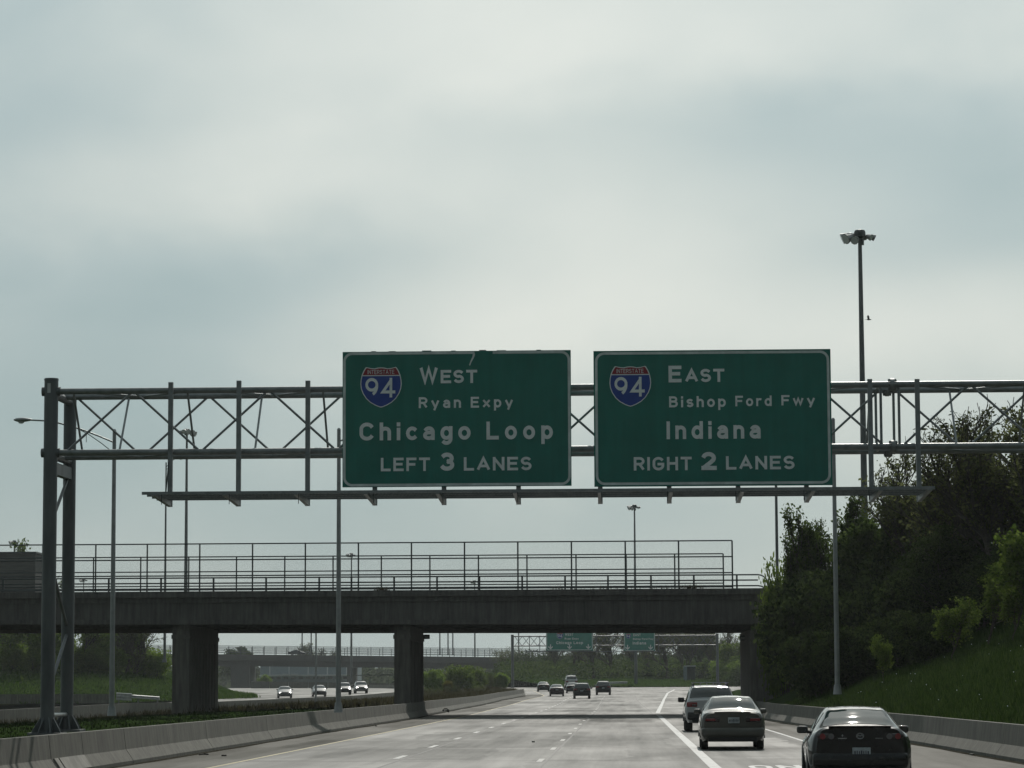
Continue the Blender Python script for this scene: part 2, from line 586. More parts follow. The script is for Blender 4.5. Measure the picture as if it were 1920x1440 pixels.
def copy_tree(root, loc, rz=0.0, scale=None, label=None, group=None, swap=None):
    """a copy of a thing and of each of its parts; swap = {old material name: new material key}"""
    def dup(o, par):
        c = o.copy()
        COL.objects.link(c)
        c.parent = par
        if par is not None:
            c.matrix_parent_inverse = o.matrix_parent_inverse.copy()
        if swap and c.type == 'MESH':
            for s in c.material_slots:
                if s.material and s.material.name in swap:
                    new = MT[swap[s.material.name]]
                    s.link = 'OBJECT'
                    s.material = new
        for ch in list(o.children):
            dup(ch, c)
        return c
    c = dup(root, None)
    c.location = loc
    c.rotation_euler = (0, 0, rz)
    if scale is not None:
        c.scale = scale if not isinstance(scale, (int, float)) else (scale, scale, scale)
    ORG[c.name] = Vector(loc)
    if label:
        c['label'] = label
    if group:
        c['group'] = group
    elif group == '' and 'group' in c:
        del c['group']
    return c


def lerp_tab(tab, y):
    if y <= tab[0][0]:
        return tab[0][1]
    for (a, va), (b, vb) in zip(tab[:-1], tab[1:]):
        if y <= b:
            return va + (vb - va) * (y - a) / (b - a)
    return tab[-1][1]


def smooth01(t):
    t = max(0.0, min(1.0, t))
    return t * t * (3 - 2 * t)


# ------------------------------------------------------------------ lie of the land
def zp(y):                                  # the carriageway: level, then a gentle rise to a crest
    return 1.2 * smooth01((y - 230) / 310.0)


LEFT_TAB = [(-80, -11.5), (60, -11.15), (107, -11.2), (150, -11.05), (170, -11.5), (222, -12.1), (300, -12.7), (350, -12.0),
            (380, -12.6), (430, -16), (500, -23), (560, -32), (620, -44), (700, -66), (800, -100)]
RIGHT_TAB = [(-80, 9.3), (60, 8.75), (84, 8.4), (138, 6.9), (180, 6.9), (260, 8.2), (330, 10.5), (400, 14.5), (500, 22.5), (600, 34), (700, 50), (800, 72)]


def bank(x, y):                             # grass bank to the right of the road
    d = x - lerp_tab(RIGHT_TAB, y) - 0.45
    k = smooth01((y - 175) / 60.0)
    start = 0.62 * (1 - k) + 0.05 * k
    slope = 0.42 * (1 - k) + 0.20 * k
    return zp(y) + start + min(max(d, 0) * slope, 7.0 - 3.0 * k)


WALL_TAB = [(-60, -49), (60, -47), (193, -41.8), (230, -39.7), (260, -36.5), (330, -31), (380, -30), (430, -32.5), (500, -39), (600, -55), (700, -80)]
WALL_TOP = [(60, 0.15), (193, 0.22), (230, 0.41), (260, 0.36), (330, 0.58), (380, 0.85), (430, 1.3), (500, 1.7), (600, 1.95), (700, 2.0)]


def zo(y):                                  # oncoming carriageway sits a little lower
    return zp(y) - lerp_tab([(150, 0.95), (230, 0.8), (300, 0.35), (348, 0.12), (420, 0.0)], y)


def sheet(name, rows, material, kind='structure', sub=1):
    """rows: list of lists of points, all of one length"""
    m = MB()
    n = len(rows[0])
    for r in rows:
        m.v += [tuple(p) for p in r]
    for i in range(len(rows) - 1):
        for j in range(n - 1):
            m.f.append((i * n + j, i * n + j + 1, (i + 1) * n + j + 1, (i + 1) * n + j))
    o = m.build(name, material, smooth=True, recalc=False)
    o['kind'] = kind
    return o


def frange(a, b, s):
    out = []
    while a < b - 1e-6:
        out.append(a)
        a += s
    out.append(b)
    return out


# open ground out to the horizon
g = MB()
gs = 12
gx = [-2400 + 4800 * i / gs for i in range(gs + 1)]
gy = [-300 + 3700 * i / gs for i in range(gs + 1)]
sheet('ground', [[(x, y, -1.7) for x in gx] for y in gy], 'ground')

# main road
rows = []
for y in frange(-80, 800, 8):
    a, b = lerp_tab(LEFT_TAB, y), lerp_tab(RIGHT_TAB, y)
    rows.append([(a - 0.5 + (b - a + 1.0) * k / 8, y, zp(y)) for k in range(9)])
ROAD = sheet('road', rows, 'road')

# oncoming road
OL = [(100, -74), (193, -62), (300, -52), (340, -48.5), (400, -53), (450, -67), (500, -86), (560, -112), (640, -150), (720, -190)]
rows = []
for y in frange(60, 720, 8):
    a, b = lerp_tab(OL, y), lerp_tab(WALL_TAB, y) - 0.1
    rows.append([(a + (b - a) * k / 6, y, zo(y)) for k in range(7)])
sheet('oncoming_road', rows, 'shoulder')

# median
rows = []
for y in frange(-60, 640, 6):
    a, b = lerp_tab(WALL_TAB, y) + 0.2, lerp_tab(LEFT_TAB, y) - 0.3
    row = []
    for k in range(11):
        t = k / 10
        x = a + (b - a) * t
        zl = lerp_tab(WALL_TOP, y) - lerp_tab([(0, 1.0), (193, 0.95), (300, 0.8), (400, 0.6)], y)
        zr = zp(y) + lerp_tab([(60, 0.58), (160, 0.5), (300, 0.5), (370, 0.25), (420, 0.15)], y)
        z = zl + (zr - zl) * smooth01(t * 1.15)
        z += 0.10 * noise.noise(Vector((x * 0.4, y * 0.25, 0))) * math.sin(math.pi * t)
        row.append((x, y, z))
    rows.append(row)
MEDIAN_ROWS = rows
sheet('median_ground', [r for r in rows if r[0][1] <= 156], 'grass')
sheet('weedy_median_ground', [r for r in rows if r[0][1] >= 156], 'weeds')


def median_z(x, y):
    i = max(0, min(len(MEDIAN_ROWS) - 1, int(round((y + 60) / 6))))
    r = MEDIAN_ROWS[i]
    best = min(r, key=lambda p: abs(p[0] - x))
    return best[2]


# right bank
rows = []
for y in frange(-60, 520, 5):
    b = lerp_tab(RIGHT_TAB, y) + 0.42
    row = []
    for k in range(19):
        x = b + 60 * (k / 18) ** 1.7
        row.append((x, y, bank(x, y) + (0.12 * noise.noise(Vector((x * 0.5, y * 0.3, 3))) if k else 0)))
    rows.append(row)
sheet('grass_bank', rows, 'grass')

# wedge of ground between the two branches of the road, rising to the back
def gore_z(x, y):
    return zp(y) + 0.02 + min(max(0, y - 534) * 0.03, 3.2) + 0.25 * noise.noise(Vector((x * 0.1, y * 0.1, 7)))


rows = []
for y in frange(532, 780, 8):
    l = lerp_tab([(532, -10), (560, -17), (620, -30), (700, -52), (780, -80)], y)
    r = lerp_tab([(532, 13.5), (560, 18), (620, 26), (700, 40), (780, 58)], y)
    rows.append([(l + (r - l) * k / 14, y, gore_z(l + (r - l) * k / 14, y) if y > 533 else zp(y) - 0.02) for k in range(15)])
sheet('gore_ground', rows, 'grass')

# grassy hill left of the oncoming road
FRONT = [(-160, 1320, 318), (0, 1319, 318), (110, 1319, 318), (210, 1318, 320), (320, 1314, 330), (411, 1311.5, 342), (475, 1310, 352)]
BACK = [(-160, 1246, 350), (0, 1249, 350), (110, 1251, 350), (210, 1256, 352), (320, 1270, 356), (411, 1296, 358), (475, 1307, 360)]
rows = []
for i in range(7):
    a, b = P(*FRONT[i]), P(*BACK[i])
    row = []
    for k in range(9):
        t = k / 8
        p = a.lerp(b, t)
        p.z += 0.25 * math.sin(math.pi * t) + 0.15 * noise.noise(p * 0.3) * math.sin(math.pi * t)
        row.append(p)
    c = b.copy()
    c.y += 25
    c.z += 0.8 if i < 4 else -0.6 * (i - 4)
    row.append(c)
    d = c.copy()
    d.y += 200
    d.x -= 60
    d.z -= 4
    row.append(d)
    rows.append(row)
sheet('grass_hill', rows, 'grass')
HILL_ROWS = rows


def hill_point(px, t):
    for (a, b, ra, rb) in zip(FRONT[:-1], FRONT[1:], HILL_ROWS[:-1], HILL_ROWS[1:]):
        if a[0] <= px <= b[0]:
            s = (px - a[0]) / (b[0] - a[0])
            k = max(0, min(7, t * 8))
            i = int(k)
            f = k - i
            pa = Vector(ra[i]).lerp(Vector(ra[i + 1]), f)
            pb = Vector(rb[i]).lerp(Vector(rb[i + 1]), f)
            return pa.lerp(pb, s)
    return Vector(HILL_ROWS[0][4])


# embankment that carries the far road bridge on its right
rows = []
for i in range(9):
    x = -34 + i * 11
    rows.append([(x, y, 1.0 + 8.6 * smooth01((y - 735) / 45.0) * smooth01((x + 36) / 14.0)) for y in frange(730, 860, 10)])
sheet('far_embankment', rows, 'grass')


# ------------------------------------------------------------------ road markings (children of the road)
def strip(name, pts, wdt, material, dz=0.004):
    m = MB()
    n = len(pts)
    for i, (x, y) in enumerate(pts):
        a, b = pts[max(i - 1, 0)], pts[min(i + 1, n - 1)]
        d = Vector((b[0] - a[0], b[1] - a[1], 0)).normalized()
        r = Vector((d.y, -d.x, 0)) * (wdt / 2)
        m.v += [(x - r.x, y - r.y, zp(y) + dz), (x + r.x, y + r.y, zp(y) + dz)]
    m.f = [(2 * i, 2 * i + 1, 2 * i + 3, 2 * i + 2) for i in range(n - 1)]
    return m.build(name, material, ROAD, recalc=False)


def along(tab, a, b, s=8):
    return [(lerp_tab(tab, y), y) for y in frange(a, b, s)]


YEL = [(-60, -8.95), (148, -8.9), (170, -9.0), (222, -9.6), (300, -10.2), (350, -9.6), (430, -13.5), (500, -20.5), (560, -29.5)]
L1 = [(-60, -5.45), (200, -5.5), (300, -6.1), (350, -6.0), (430, -9.0), (500, -16), (540, -21)]
L2 = [(-60, -1.95), (200, -1.95), (300, -2.3), (350, -2.3), (430, -5.0), (500, -11), (530, -15)]
SOL = [(-60, 1.92), (60, 1.90), (120, 1.92), (168, 1.95), (178, 2.05), (230, 2.9), (300, 4.1), (380, 5.7), (450, 8.0)]
REDGE = [(-60, 5.5), (110, 5.46), (150, 5.0), (200, 5.1), (260, 6.2), (330, 8.4), (400, 12), (500, 19.5)]
strip('edge_line', along(YEL, -40, 540), 0.12, 'line_yellow')
strip('edge_line', along(SOL, -40, 168, 6), 0.24, 'line_white')
strip('edge_line', along(SOL, 176, 440, 6), 0.26, 'line_white')
strip('edge_line', along(REDGE, -40, 480), 0.11, 'line_white')
strip('tar_joint', [(x + 0.22, y) for x, y in along(L1, -40, 360, 6)], 0.07, 'joint', 0.003)
strip('tar_joint', [(x + 0.16, y) for x, y in along(L2, -40, 360, 6)], 0.05, 'joint', 0.003)
strip('tar_joint', [(x + 3.6, y) for x, y in along(L2, 170, 380, 6)], 0.05, 'joint', 0.003)
random.seed(5)
for y0 in frange(14, 430, 12.2):
    if y0 < 420:
        strip('lane_dash', along(L1, y0 + 6.5, y0 + 9.6, 1.5), 0.15, 'line_dash')
        strip('lane_dash', along(L2, y0 + 3.2, y0 + 6.0, 1.5), 0.13, 'line_worn')
strip('faded_line', [(4.1, 170 + 2 * i) for i in range(12)], 0.1, 'line_worn')
for y in (69.0, 88.5, 117.0):
    strip('cross_line', [(2.9, y), (5.4, y + 0.1)], 0.14, 'line_worn')


def shoulder(name, ta, tb, ya, yb):
    rows = []
    for y in frange(ya, yb, 5):
        a, b = lerp_tab(ta, y), lerp_tab(tb, y)
        rows.append([(a + (b - a) * k / 4, y, zp(y) + 0.0025) for k in range(5)])
    return sheet(name, rows, 'shoulder_mat')


MT['shoulder_mat'] = road_mat('shoulder_concrete', (0.098, 0.092, 0.079), 4.2, 0.10)
shoulder('road_shoulder', [(y, x + 0.02) for y, x in LEFT_TAB], [(y, x - 0.09) for y, x in YEL], -40, 370)
shoulder('road_shoulder', [(y, x + 0.09) for y, x in REDGE], [(y, x) for y, x in RIGHT_TAB], -40, 260)


MT['gutter_dirt'] = ground_mat('gutter_dirt', (0.030, 0.028, 0.022), (0.050, 0.046, 0.036), (0.085, 0.080, 0.066), 1.2)
for (tab, sg, ya, yb) in ((LEFT_TAB, 1, -40, 350), (RIGHT_TAB, -1, -40, 160)):
    rows = []
    for y in frange(ya, yb, 3):
        x = lerp_tab(tab, y)
        wv = 0.22 + 0.16 * noise.noise(Vector((y * 0.15, sg, 0)))
        rows.append([(x - sg * 0.03, y, zp(y) + 0.006), (x + sg * wv, y, zp(y) + 0.006)][::sg])
    sheet('gutter_dirt', rows, 'gutter_dirt')


# lettering: highway alphabet drawn as pen strokes, returned as a flat mesh with cap height 1
def arc(cx, cy, rx, ry, a0, a1, n=14):
    return [(cx + rx * math.cos(R(a0 + (a1 - a0) * k / n)), cy + ry * math.sin(R(a0 + (a1 - a0) * k / n))) for k in range(n + 1)]


XH = 0.70
GLYPH = {
    'W': (1.02, [[(0, 1), (.26, 0), (.51, .98), (.76, 0), (1.02, 1)]]),
    'E': (.58, [[(.58, 1), (0, 1), (0, 0), (.58, 0)], [(0, .52), (.50, .52)]]),
    'F': (.56, [[(.56, 1), (0, 1), (0, 0)], [(0, .50), (.48, .50)]]),
    'L': (.54, [[(0, 1), (0, 0), (.54, 0)]]),
    'T': (.62, [[(0, 1), (.62, 1)], [(.31, 1), (.31, 0)]]),
    'I': (.0, [[(0, 1), (0, 0)]]),
    'H': (.62, [[(0, 1), (0, 0)], [(.62, 1), (.62, 0)], [(0, .52), (.62, .52)]]),
    'N': (.64, [[(0, 0), (0, 1)], [(0, 1), (.64, 0)], [(.64, 0), (.64, 1)]]),
    'A': (.76, [[(0, 0), (.38, 1), (.76, 0)], [(.14, .30), (.62, .30)]]),
    'Y': (.70, [[(0, 1), (.35, .46), (.70, 1)], [(.35, .46), (.35, 0)]]),
    'O': (.66, [arc(.33, .68, .33, .32, 0, 180) + arc(.33, .32, .33, .32, 180, 360) + [(.66, .68)]]),
    'R': (.60, [[(0, 0), (0, 1)], [(.03, 1), (.34, 1)] + arc(.34, .735, .26, .265, 90, -90)[1:] + [(.03, .47)], [(.34, .45), (.60, 0)]]),
    'B': (.60, [[(0, 0), (0, 1)], [(.03, 1), (.32, 1)] + arc(.32, .765, .235, .235, 90, -90)[1:] + [(.03, .53)], [(.03, .53), (.33, .53)] + arc(.33, .265, .27, .265, 90, -90)[1:] + [(.03, 0)]]),
    'C': (.64, [arc(.33, .66, .33, .34, 28, 180) + arc(.33, .34, .33, .34, 180, 332)]),
    'G': (.66, [arc(.33, .66, .33, .34, 30, 180) + arc(.33, .34, .33, .34, 180, 360) + [(.66, .46), (.36, .46)]]),
    'S': (.58, [arc(.29, .745, .285, .255, 28, 180, 9)[:] + arc(.29, .745, .285, .255, 180, 262, 5)[1:] + arc(.29, .265, .29, .265, 82, 0, 6)[0:] + arc(.29, .265, .29, .265, 0, -155, 10)[1:]]),
    '2': (.60, [arc(.29, .71, .29, .29, 165, -28, 12) + [(.42, .42), (.02, .03)], [(.0, 0), (.62, 0)]]),
    '3': (.58, [arc(.28, .74, .27, .26, 150, -82, 12), arc(.28, .27, .30, .27, 84, -158, 13)]),
    '9': (.60, [arc(.30, .68, .30, .32, 0, 360, 22), [(.60, .68)] + arc(.05, .60, .55, .60, 0, -52, 8)]),
    '4': (.68, [[(.50, 0), (.50, 1)], [(.50, .94), (.02, .24), (.68, .24)]]),
    'y': (.56, [[(0, XH), (.28, 0)], [(.56, XH), (.20, -.27)]]),
    'a': (.47, [[(.47, 0), (.47, .45)] + arc(.24, .45, .23, .25, 0, 155, 9), [(.45, .40)] + arc(.22, .20, .22, .20, 90, 270, 9) + [(.28, 0), (.44, .09)]]),
    'n': (.46, [[(0, 0), (0, XH)], [(0, .45)] + arc(.23, .46, .23, .24, 165, 0, 9) + [(.46, 0)]]),
    'h': (.46, [[(0, 0), (0, 1.0)], [(0, .45)] + arc(.23, .46, .23, .24, 165, 0, 9) + [(.46, 0)]]),
    'x': (.54, [[(0, 0), (.54, XH)], [(0, XH), (.54, 0)]]),
    'p': (.50, [[(0, -.27), (0, XH)], arc(.25, .35, .25, .35, 180, -180, 20)]),
    'd': (.50, [[(.50, 0), (.50, 1.0)], arc(.25, .35, .25, .35, 0, 360, 20)]),
    'g': (.50, [arc(.25, .35, .25, .35, 0, 360, 20), [(.50, XH), (.50, .02)] + arc(.25, -.02, .25, .26, 0, -140, 9)]),
    'o': (.52, [arc(.26, .35, .26, .35, 0, 360, 22)]),
    'c': (.46, [arc(.26, .35, .26, .35, 42, 318, 16)]),
    'i': (.0, [[(0, 0), (0, .62)], [(0, .975), (0, 1.0)]]),
    'r': (.34, [[(0, 0), (0, XH)], [(0, .42)] + arc(.26, .42, .26, .28, 165, 62, 7)]),
    's': (.44, [arc(.22, .525, .205, .175, 25, 262, 12) + arc(.22, .175, .22, .175, 82, -155, 12)]),
    'w': (.80, [[(0, XH), (.20, 0), (.40, XH - .02), (.60, 0), (.80, XH)]]),
}


def text_mesh(body, bold=0.0, spacing=1.0):
    """bold widens the pen; spacing opens the letters"""
    pen = 0.165 + bold * 2.2
    h = pen / 2
    vs, fs = [], []
    x0 = 0.0
    lay = 0
    for ch in body:
        if ch == ' ':
            x0 += 0.55 * spacing
            continue
        w_, strokes = GLYPH[ch]
        for st in strokes:
            pts = [(x0 + h + p[0], h + p[1] * (1 - pen) if p[1] >= 0 else h + p[1]) for p in st]
            n = len(pts)
            closed = math.hypot(pts[0][0] - pts[-1][0], pts[0][1] - pts[-1][1]) < 1e-6
            base = len(vs)
            for i in range(n):
                if closed:
                    a, b, c = pts[(i - 1) % (n - 1)], pts[i], pts[(i + 1) % (n - 1)]
                else:
                    a, b, c = pts[max(i - 1, 0)], pts[i], pts[min(i + 1, n - 1)]
                d1, d2 = Vector((b[0] - a[0], b[1] - a[1])), Vector((c[0] - b[0], c[1] - b[1]))
                if d1.length < 1e-6:
                    d1 = d2
                if d2.length < 1e-6:
                    d2 = d1
                d1.normalize()
                d2.normalize()
                n1, n2 = Vector((-d1.y, d1.x)), Vector((-d2.y, d2.x))
                m_ = n1 + n2
                if m_.length < 1e-3:
                    m_ = n1
                m_.normalize()
                k = h / max(0.45, m_.dot(n1))
                ext = Vector((0, 0))
                if not closed and i == 0:
                    ext = -d2 * (h if abs(d2.x) < 0.02 or abs(d2.y) < 0.02 else h * 0.35)
                if not closed and i == n - 1:
                    ext = d1 * (h if abs(d1.x) < 0.02 or abs(d1.y) < 0.02 else h * 0.35)
                z = 0.0022 * lay
                vs.append((b[0] + m_.x * k + ext.x, b[1] + m_.y * k + ext.y, z))
                vs.append((b[0] - m_.x * k + ext.x, b[1] - m_.y * k + ext.y, z))
            for i in range(n - 1):
                fs.append((base + 2 * i, base + 2 * i + 1, base + 2 * i + 3, base + 2 * i + 2))
            lay = (lay + 1) % 3
        x0 += w_ + pen + 0.17 * spacing ** 3
    return vs, fs


for k, y in enumerate(frange(31, 163, 12)):
    if y > 150:
        break
    m = MB()
    m.v = [(-8.8, y, 0.0032), (5.3, y + 0.03, 0.0032), (5.3, y + 0.15, 0.0032), (-8.8, y + 0.12, 0.0032)]
    m.f = [(0, 1, 2, 3)]
    m.build('slab_joint', 'joint', ROAD, recalc=False)

# the word painted on the right-hand lane; only the tops of its first letters show in the photo
for (ch, x0, x1) in (('O', 2.62, 3.10), ('N', 3.22, 3.74), ('L', 3.90, 4.28), ('Y', 4.34, 4.82)):
    vs, fs = text_mesh(ch, 0.03)
    xa, xb = min(v[0] for v in vs), max(v[0] for v in vs)
    ya, yb = min(v[1] for v in vs), max(v[1] for v in vs)
    m = MB()
    m.add([(x0 + (v[0] - xa) / (xb - xa) * (x1 - x0), 60.0 + (v[1] - ya) / (yb - ya) * 2.6, 0.004 + v[2] * 0.4) for v in vs], fs)
    m.build('painted_letter', 'line_white', ROAD, recalc=False)

# ------------------------------------------------------------------ concrete barriers
JERSEY = [(0.0, -0.02), (0.0, 0.08), (-0.17, 0.33), (-0.23, 0.80), (-0.40, 0.80), (-0.44, -0.02)]


def barrier(name, label, tab, bounds, prof, zf, material='barrier', gap=0.03, piece='barrier_segment'):
    y0 = bounds[0]
    root = thing(name, label, 'barrier', (lerp_tab(tab, y0), y0, zf(y0)))
    for a, b in zip(bounds[:-1], bounds[1:]):
        pts = [(lerp_tab(tab, y), y, zf(y)) for y in frange(a + gap / 2, b - gap / 2, 4.0)]
        MB().sweep(prof, pts).build(piece, material, root)
    return root


lb = [20, 33, 45, 57, 60.4, 65.6, 78.5, 92, 105, 118, 131, 144, 157, 170, 183, 197, 211, 225, 240, 255, 270, 285, 300, 315, 330, 345, 358]
bar_l = barrier('median_barrier', 'long grey concrete barrier left of the near lanes, running under the bridge pier', LEFT_TAB, lb, JERSEY, zp, gap=0.05)
for (ya, yb) in ((57.12, 57.5), (57.62, 60.3)):
    xb_ = lerp_tab(LEFT_TAB, 58.5)
    MB().hexa([(xb_ - 0.02, ya, 0.085), (xb_ + 0.035, ya, 0.085), (xb_ + 0.035, yb, 0.085), (xb_ - 0.02, yb, 0.085),
               (xb_ - 0.20, ya, 0.325), (xb_ - 0.135, ya, 0.34), (xb_ - 0.135, yb, 0.34), (xb_ - 0.20, yb, 0.325)]).build('toe_block', 'footing', bar_l)
RB = [(y, x) for y, x in RIGHT_TAB]
rb = [20, 32, 44, 56, 68, 80, 92, 104, 116, 128, 140, 152, 160]
barrier('shoulder_barrier', 'grey concrete barrier below the grass bank on the right shoulder', RB, rb,
        [(-o, z) for (o, z) in JERSEY], zp, gap=0.03)
rb2 = [182, 200, 220, 240, 260, 280]
barrier('shoulder_barrier', 'short low concrete barrier beyond the bridge abutment, behind the white wagon', RB, rb2,
        [(-o, z * 0.8) for (o, z) in JERSEY], zp)
WALLP = [(0.0, -1.2), (-0.02, 0.0), (-0.30, 0.0), (-0.32, -1.2)]
wb = [60, 90, 120, 150, 180, 193, 206, 219, 232, 245, 258, 271, 284, 297, 310, 325, 340, 355, 370, 390, 420, 460, 500, 560, 620]
barrier('oncoming_barrier', 'low concrete wall across the median, in front of the oncoming cars', WALL_TAB, wb, WALLP,
        lambda y: lerp_tab(WALL_TOP, y), gap=0.04)
# far side wall of the oncoming road, left part
a, b = P(-150, 1302.5, 317), P(214, 1301, 319)
fw = thing('roadside_barrier', 'pale concrete wall at the foot of the grass hill, ending at the guardrail', 'barrier', tuple(P(0, 1319, 317)))
for i in range(6):
    p, q = a.lerp(b, i / 6 + 0.002), a.lerp(b, (i + 1) / 6 - 0.002)
    m = MB()
    for (y0, y1, zt, zb) in ((0, 0.3, 0.0, -1.05),):
        m.hexa([(p.x, p.y, p.z + zb), (q.x, q.y, q.z + zb), (q.x, q.y + 0.45, q.z + zb), (p.x, p.y + 0.45, p.z + zb),
                (p.x, p.y + 0.1, p.z), (q.x, q.y + 0.1, q.z), (q.x, q.y + 0.4, q.z), (p.x, p.y + 0.4, p.z)])
    m.build('barrier_segment', 'barrier', fw)
# guardrail at its end
g0, g1, g2 = P(218, 1304.5, 318.5), P(250, 1306, 319.5), P(299, 1309.5, 322)
gr = thing('guardrail', 'bright steel beam guardrail at the end of the pale wall by the hill', 'guardrail', (g0.x, g0.y, g0.z - 0.9))
WB = [(0.0, -0.16), (0.05, -0.13), (0.05, -0.06), (-0.02, -0.01), (-0.02, 0.01), (0.05, 0.06), (0.05, 0.13), (0.0, 0.16), (-0.03, 0.0)]
MB().sweep([(o, z * 1.5 + 0.1) for (o, z) in WB], [g0, g0.lerp(g1, 0.9)]).build('rail_beam', 'galv_rail', gr)
MB().sweep([(o, z * 1.5 - 0.25) for (o, z) in WB], [g0, g0.lerp(g1, 0.9)]).build('rail_beam', 'galv_rail', gr)
MB().sweep([(o, z * 1.2) for (o, z) in WB], [g0.lerp(g1, 0.9), g1, g2]).build('rail_beam', 'galv_rail', gr)
for t in (0.05, 0.5, 0.95):
    q = g0.lerp(g2, t)
    MB().box((q.x, q.y + 0.12, q.z - 0.5), (0.15, 0.12, 1.2)).build('rail_post', 'pole_steel', gr)
# far wall beyond the oncoming road
fa, fb = P(470, 1277.5, 640), P(770, 1281.5, 600)
fw2 = thing('roadside_barrier', 'distant dark wall behind the oncoming cars, under the far bridge', 'barrier', (fa.x, fa.y, fa.z - 1.4))
for i in range(8):
    p, q = fa.lerp(fb, i / 8 + 0.002), fa.lerp(fb, (i + 1) / 8 - 0.002)
    MB().hexa([(p.x, p.y, p.z - 1.6), (q.x, q.y, q.z - 1.6), (q.x, q.y + 0.5, q.z - 1.6), (p.x, p.y + 0.5, p.z - 1.6),
               (p.x, p.y, p.z), (q.x, q.y, q.z), (q.x, q.y + 0.5, q.z), (p.x, p.y + 0.5, p.z)]).build('barrier_segment', 'barrier', fw2)
# low guardrail on the gore
p, q = P(1143, 1280.5, 540), P(1176, 1279.5, 545)
gr2 = thing('guardrail', 'low grey guardrail on the grass where the road divides', 'guardrail', (p.x, p.y, gore_z(p.x, p.y)))
MB().sweep([(o, z * 1.2) for (o, z) in WB], [p, q]).build('rail_beam', 'galv_rail', gr2)
for t in (0.05, 0.35, 0.65, 0.95):
    s_ = p.lerp(q, t)
    MB().box((s_.x, s_.y + 0.1, s_.z - 0.5), (0.12, 0.12, 1.1)).build('rail_post', 'pole_steel', gr2)


# ------------------------------------------------------------------ near bridge
YB0, YB1 = 158.0, 176.0
def bx(px, Y=YB0):
    return P(px, 1200, Y).x


br = thing('overpass_bridge', 'dark concrete road bridge with wall piers crossing over the near lanes', 'bridge', (-18, YB0, 0))
xL, xR = -64.0, 15.0
zt0 = P(700, 1107, YB0).z
zb = lambda x: 5.15 - (x + 34) / 42.0 * 0.20
# parapet and fascia
def slab(m, x0, x1, y0, y1, za0, za1, zb0, zb1):
    m.hexa([(x0, y0, zb0), (x1, y0, zb1), (x1, y1, zb1), (x0, y1, zb0), (x0, y0, za0), (x1, y0, za1), (x1, y1, za1), (x0, y1, za0)])
    return m


slab(MB(), xL, xR, YB0 - 0.12, YB0 + 0.25, zt0, zt0, zt0 - 0.34, zt0 - 0.34).build('parapet', 'bridge', br)
slab(MB(), xL, xR, YB1 - 0.25, YB1 + 0.12, zt0, zt0, zt0 - 0.34, zt0 - 0.34).build('parapet', 'bridge', br)
slab(MB(), xL, xR, YB0 + 0.02, YB1 - 0.02, zt0 - 0.345, zt0 - 0.345, zt0 - 0.62, zt0 - 0.62).build('deck_slab', 'bridge', br)
for k in range(6):
    y = YB0 + 0.35 + k * (YB1 - YB0 - 1.0) / 5
    dz_ = -0.03 * k
    slab(MB(), xL, xR, y - 0.25, y + 0.25, zt0 - 0.622, zt0 - 0.622, zb(xL) + dz_, zb(xR) + dz_).build('girder', 'bridge', br)
# horizontal ledge lines on the face girder
slab(MB(), xL, xR, YB0 + 0.04, YB0 + 0.098, zb(xL) + 0.28, zb(xR) + 0.28, zb(xL) + 0.02, zb(xR) + 0.02).build('girder_flange', 'bridge', br)


def pier(px0, px1, y0, y1, z0, foot):
    xa, xb = bx(px0), bx(px1)
    zt = zb(xa) - 0.26
    p_ = slab(MB(), xa, xb, y0, y1, zt, zt, z0, z0).build('pier', 'pier', br)
    slab(MB(), xa - 0.05, xb + 0.05, y0 - 0.05, y1 + 0.06, zt - 0.27, zt - 0.27, zt - 0.5, zt - 0.5).build('pier_cap', 'pier', p_)
    slab(MB(), xa + 0.03, xb - 0.03, y0 + 0.05, y1 - 0.05, zt + 0.24, zt + 0.24, zt - 0.002, zt - 0.002).build('bearing_seat', 'pier', p_)
    # shallow form-board ribs on the side
    for k in range(int((y1 - y0) / 1.15)):
        yy = y0 + 0.7 + k * 1.15
        MB().box((xb + 0.012, yy, z0 + (zt - z0) * 0.45), (0.05, 0.16, (zt - z0) * 0.85)).build('form_rib', 'pier', p_)
    if foot:
        MB().rbox(((xa + xb) / 2 + 0.2, (y0 + y1) / 2 + 0.3, z0 + 0.22), (xb - xa + 0.9, y1 - y0 + 1.0, 0.75), 0.05).build('footing', 'footing', p_)
    return p_


pier(321, 353, 158.4, 169.8, -0.6, True)
pier(738, 768, 158.4, 169.0, -0.1, False)
xa = bx(1399, 163)
ab = slab(MB(), xa, xa + 2.2, 158.3, 171.6, zb(xa) - 0.26, zb(xa + 2) - 0.26, -0.3, -0.3).build('abutment', 'pier', br)
slab(MB(), xa + 2.2, xa + 9, 158.2, 171.7, zb(xa) + 0.2, zb(xa) + 0.2, -0.3, -0.3).build('wing_wall', 'pier', br)
MB().box((bx(1458), 158.26, 2.6), (0.14, 0.10, 5.0)).build('drain_pipe', 'steel', br)
# mounted floodlights on the piers
for (px, py, Y, lab, sgn) in ((800, 1194, 169.2, 'small dark box light fixed high on the pier beside the near lanes', 1),
                              (1393, 1196, 165.0, 'small dark box light fixed high on the right abutment of the bridge', -1)):
    c = P(px, py, Y)
    t_ = thing('underpass_light', lab, 'light', tuple(c), 'lights under the near bridge')
    MB().rbox(c, (0.36, 0.3, 0.26), 0.04).build('housing', 'dark_steel', t_)
    MB().box((c.x, c.y - 0.16, c.z - 0.02), (0.26, 0.03, 0.16)).build('lens', 'lens', t_)
    MB().box((c.x - sgn * 0.28, c.y, c.z + 0.05), (0.3, 0.08, 0.08)).build('bracket', 'dark_steel', t_)


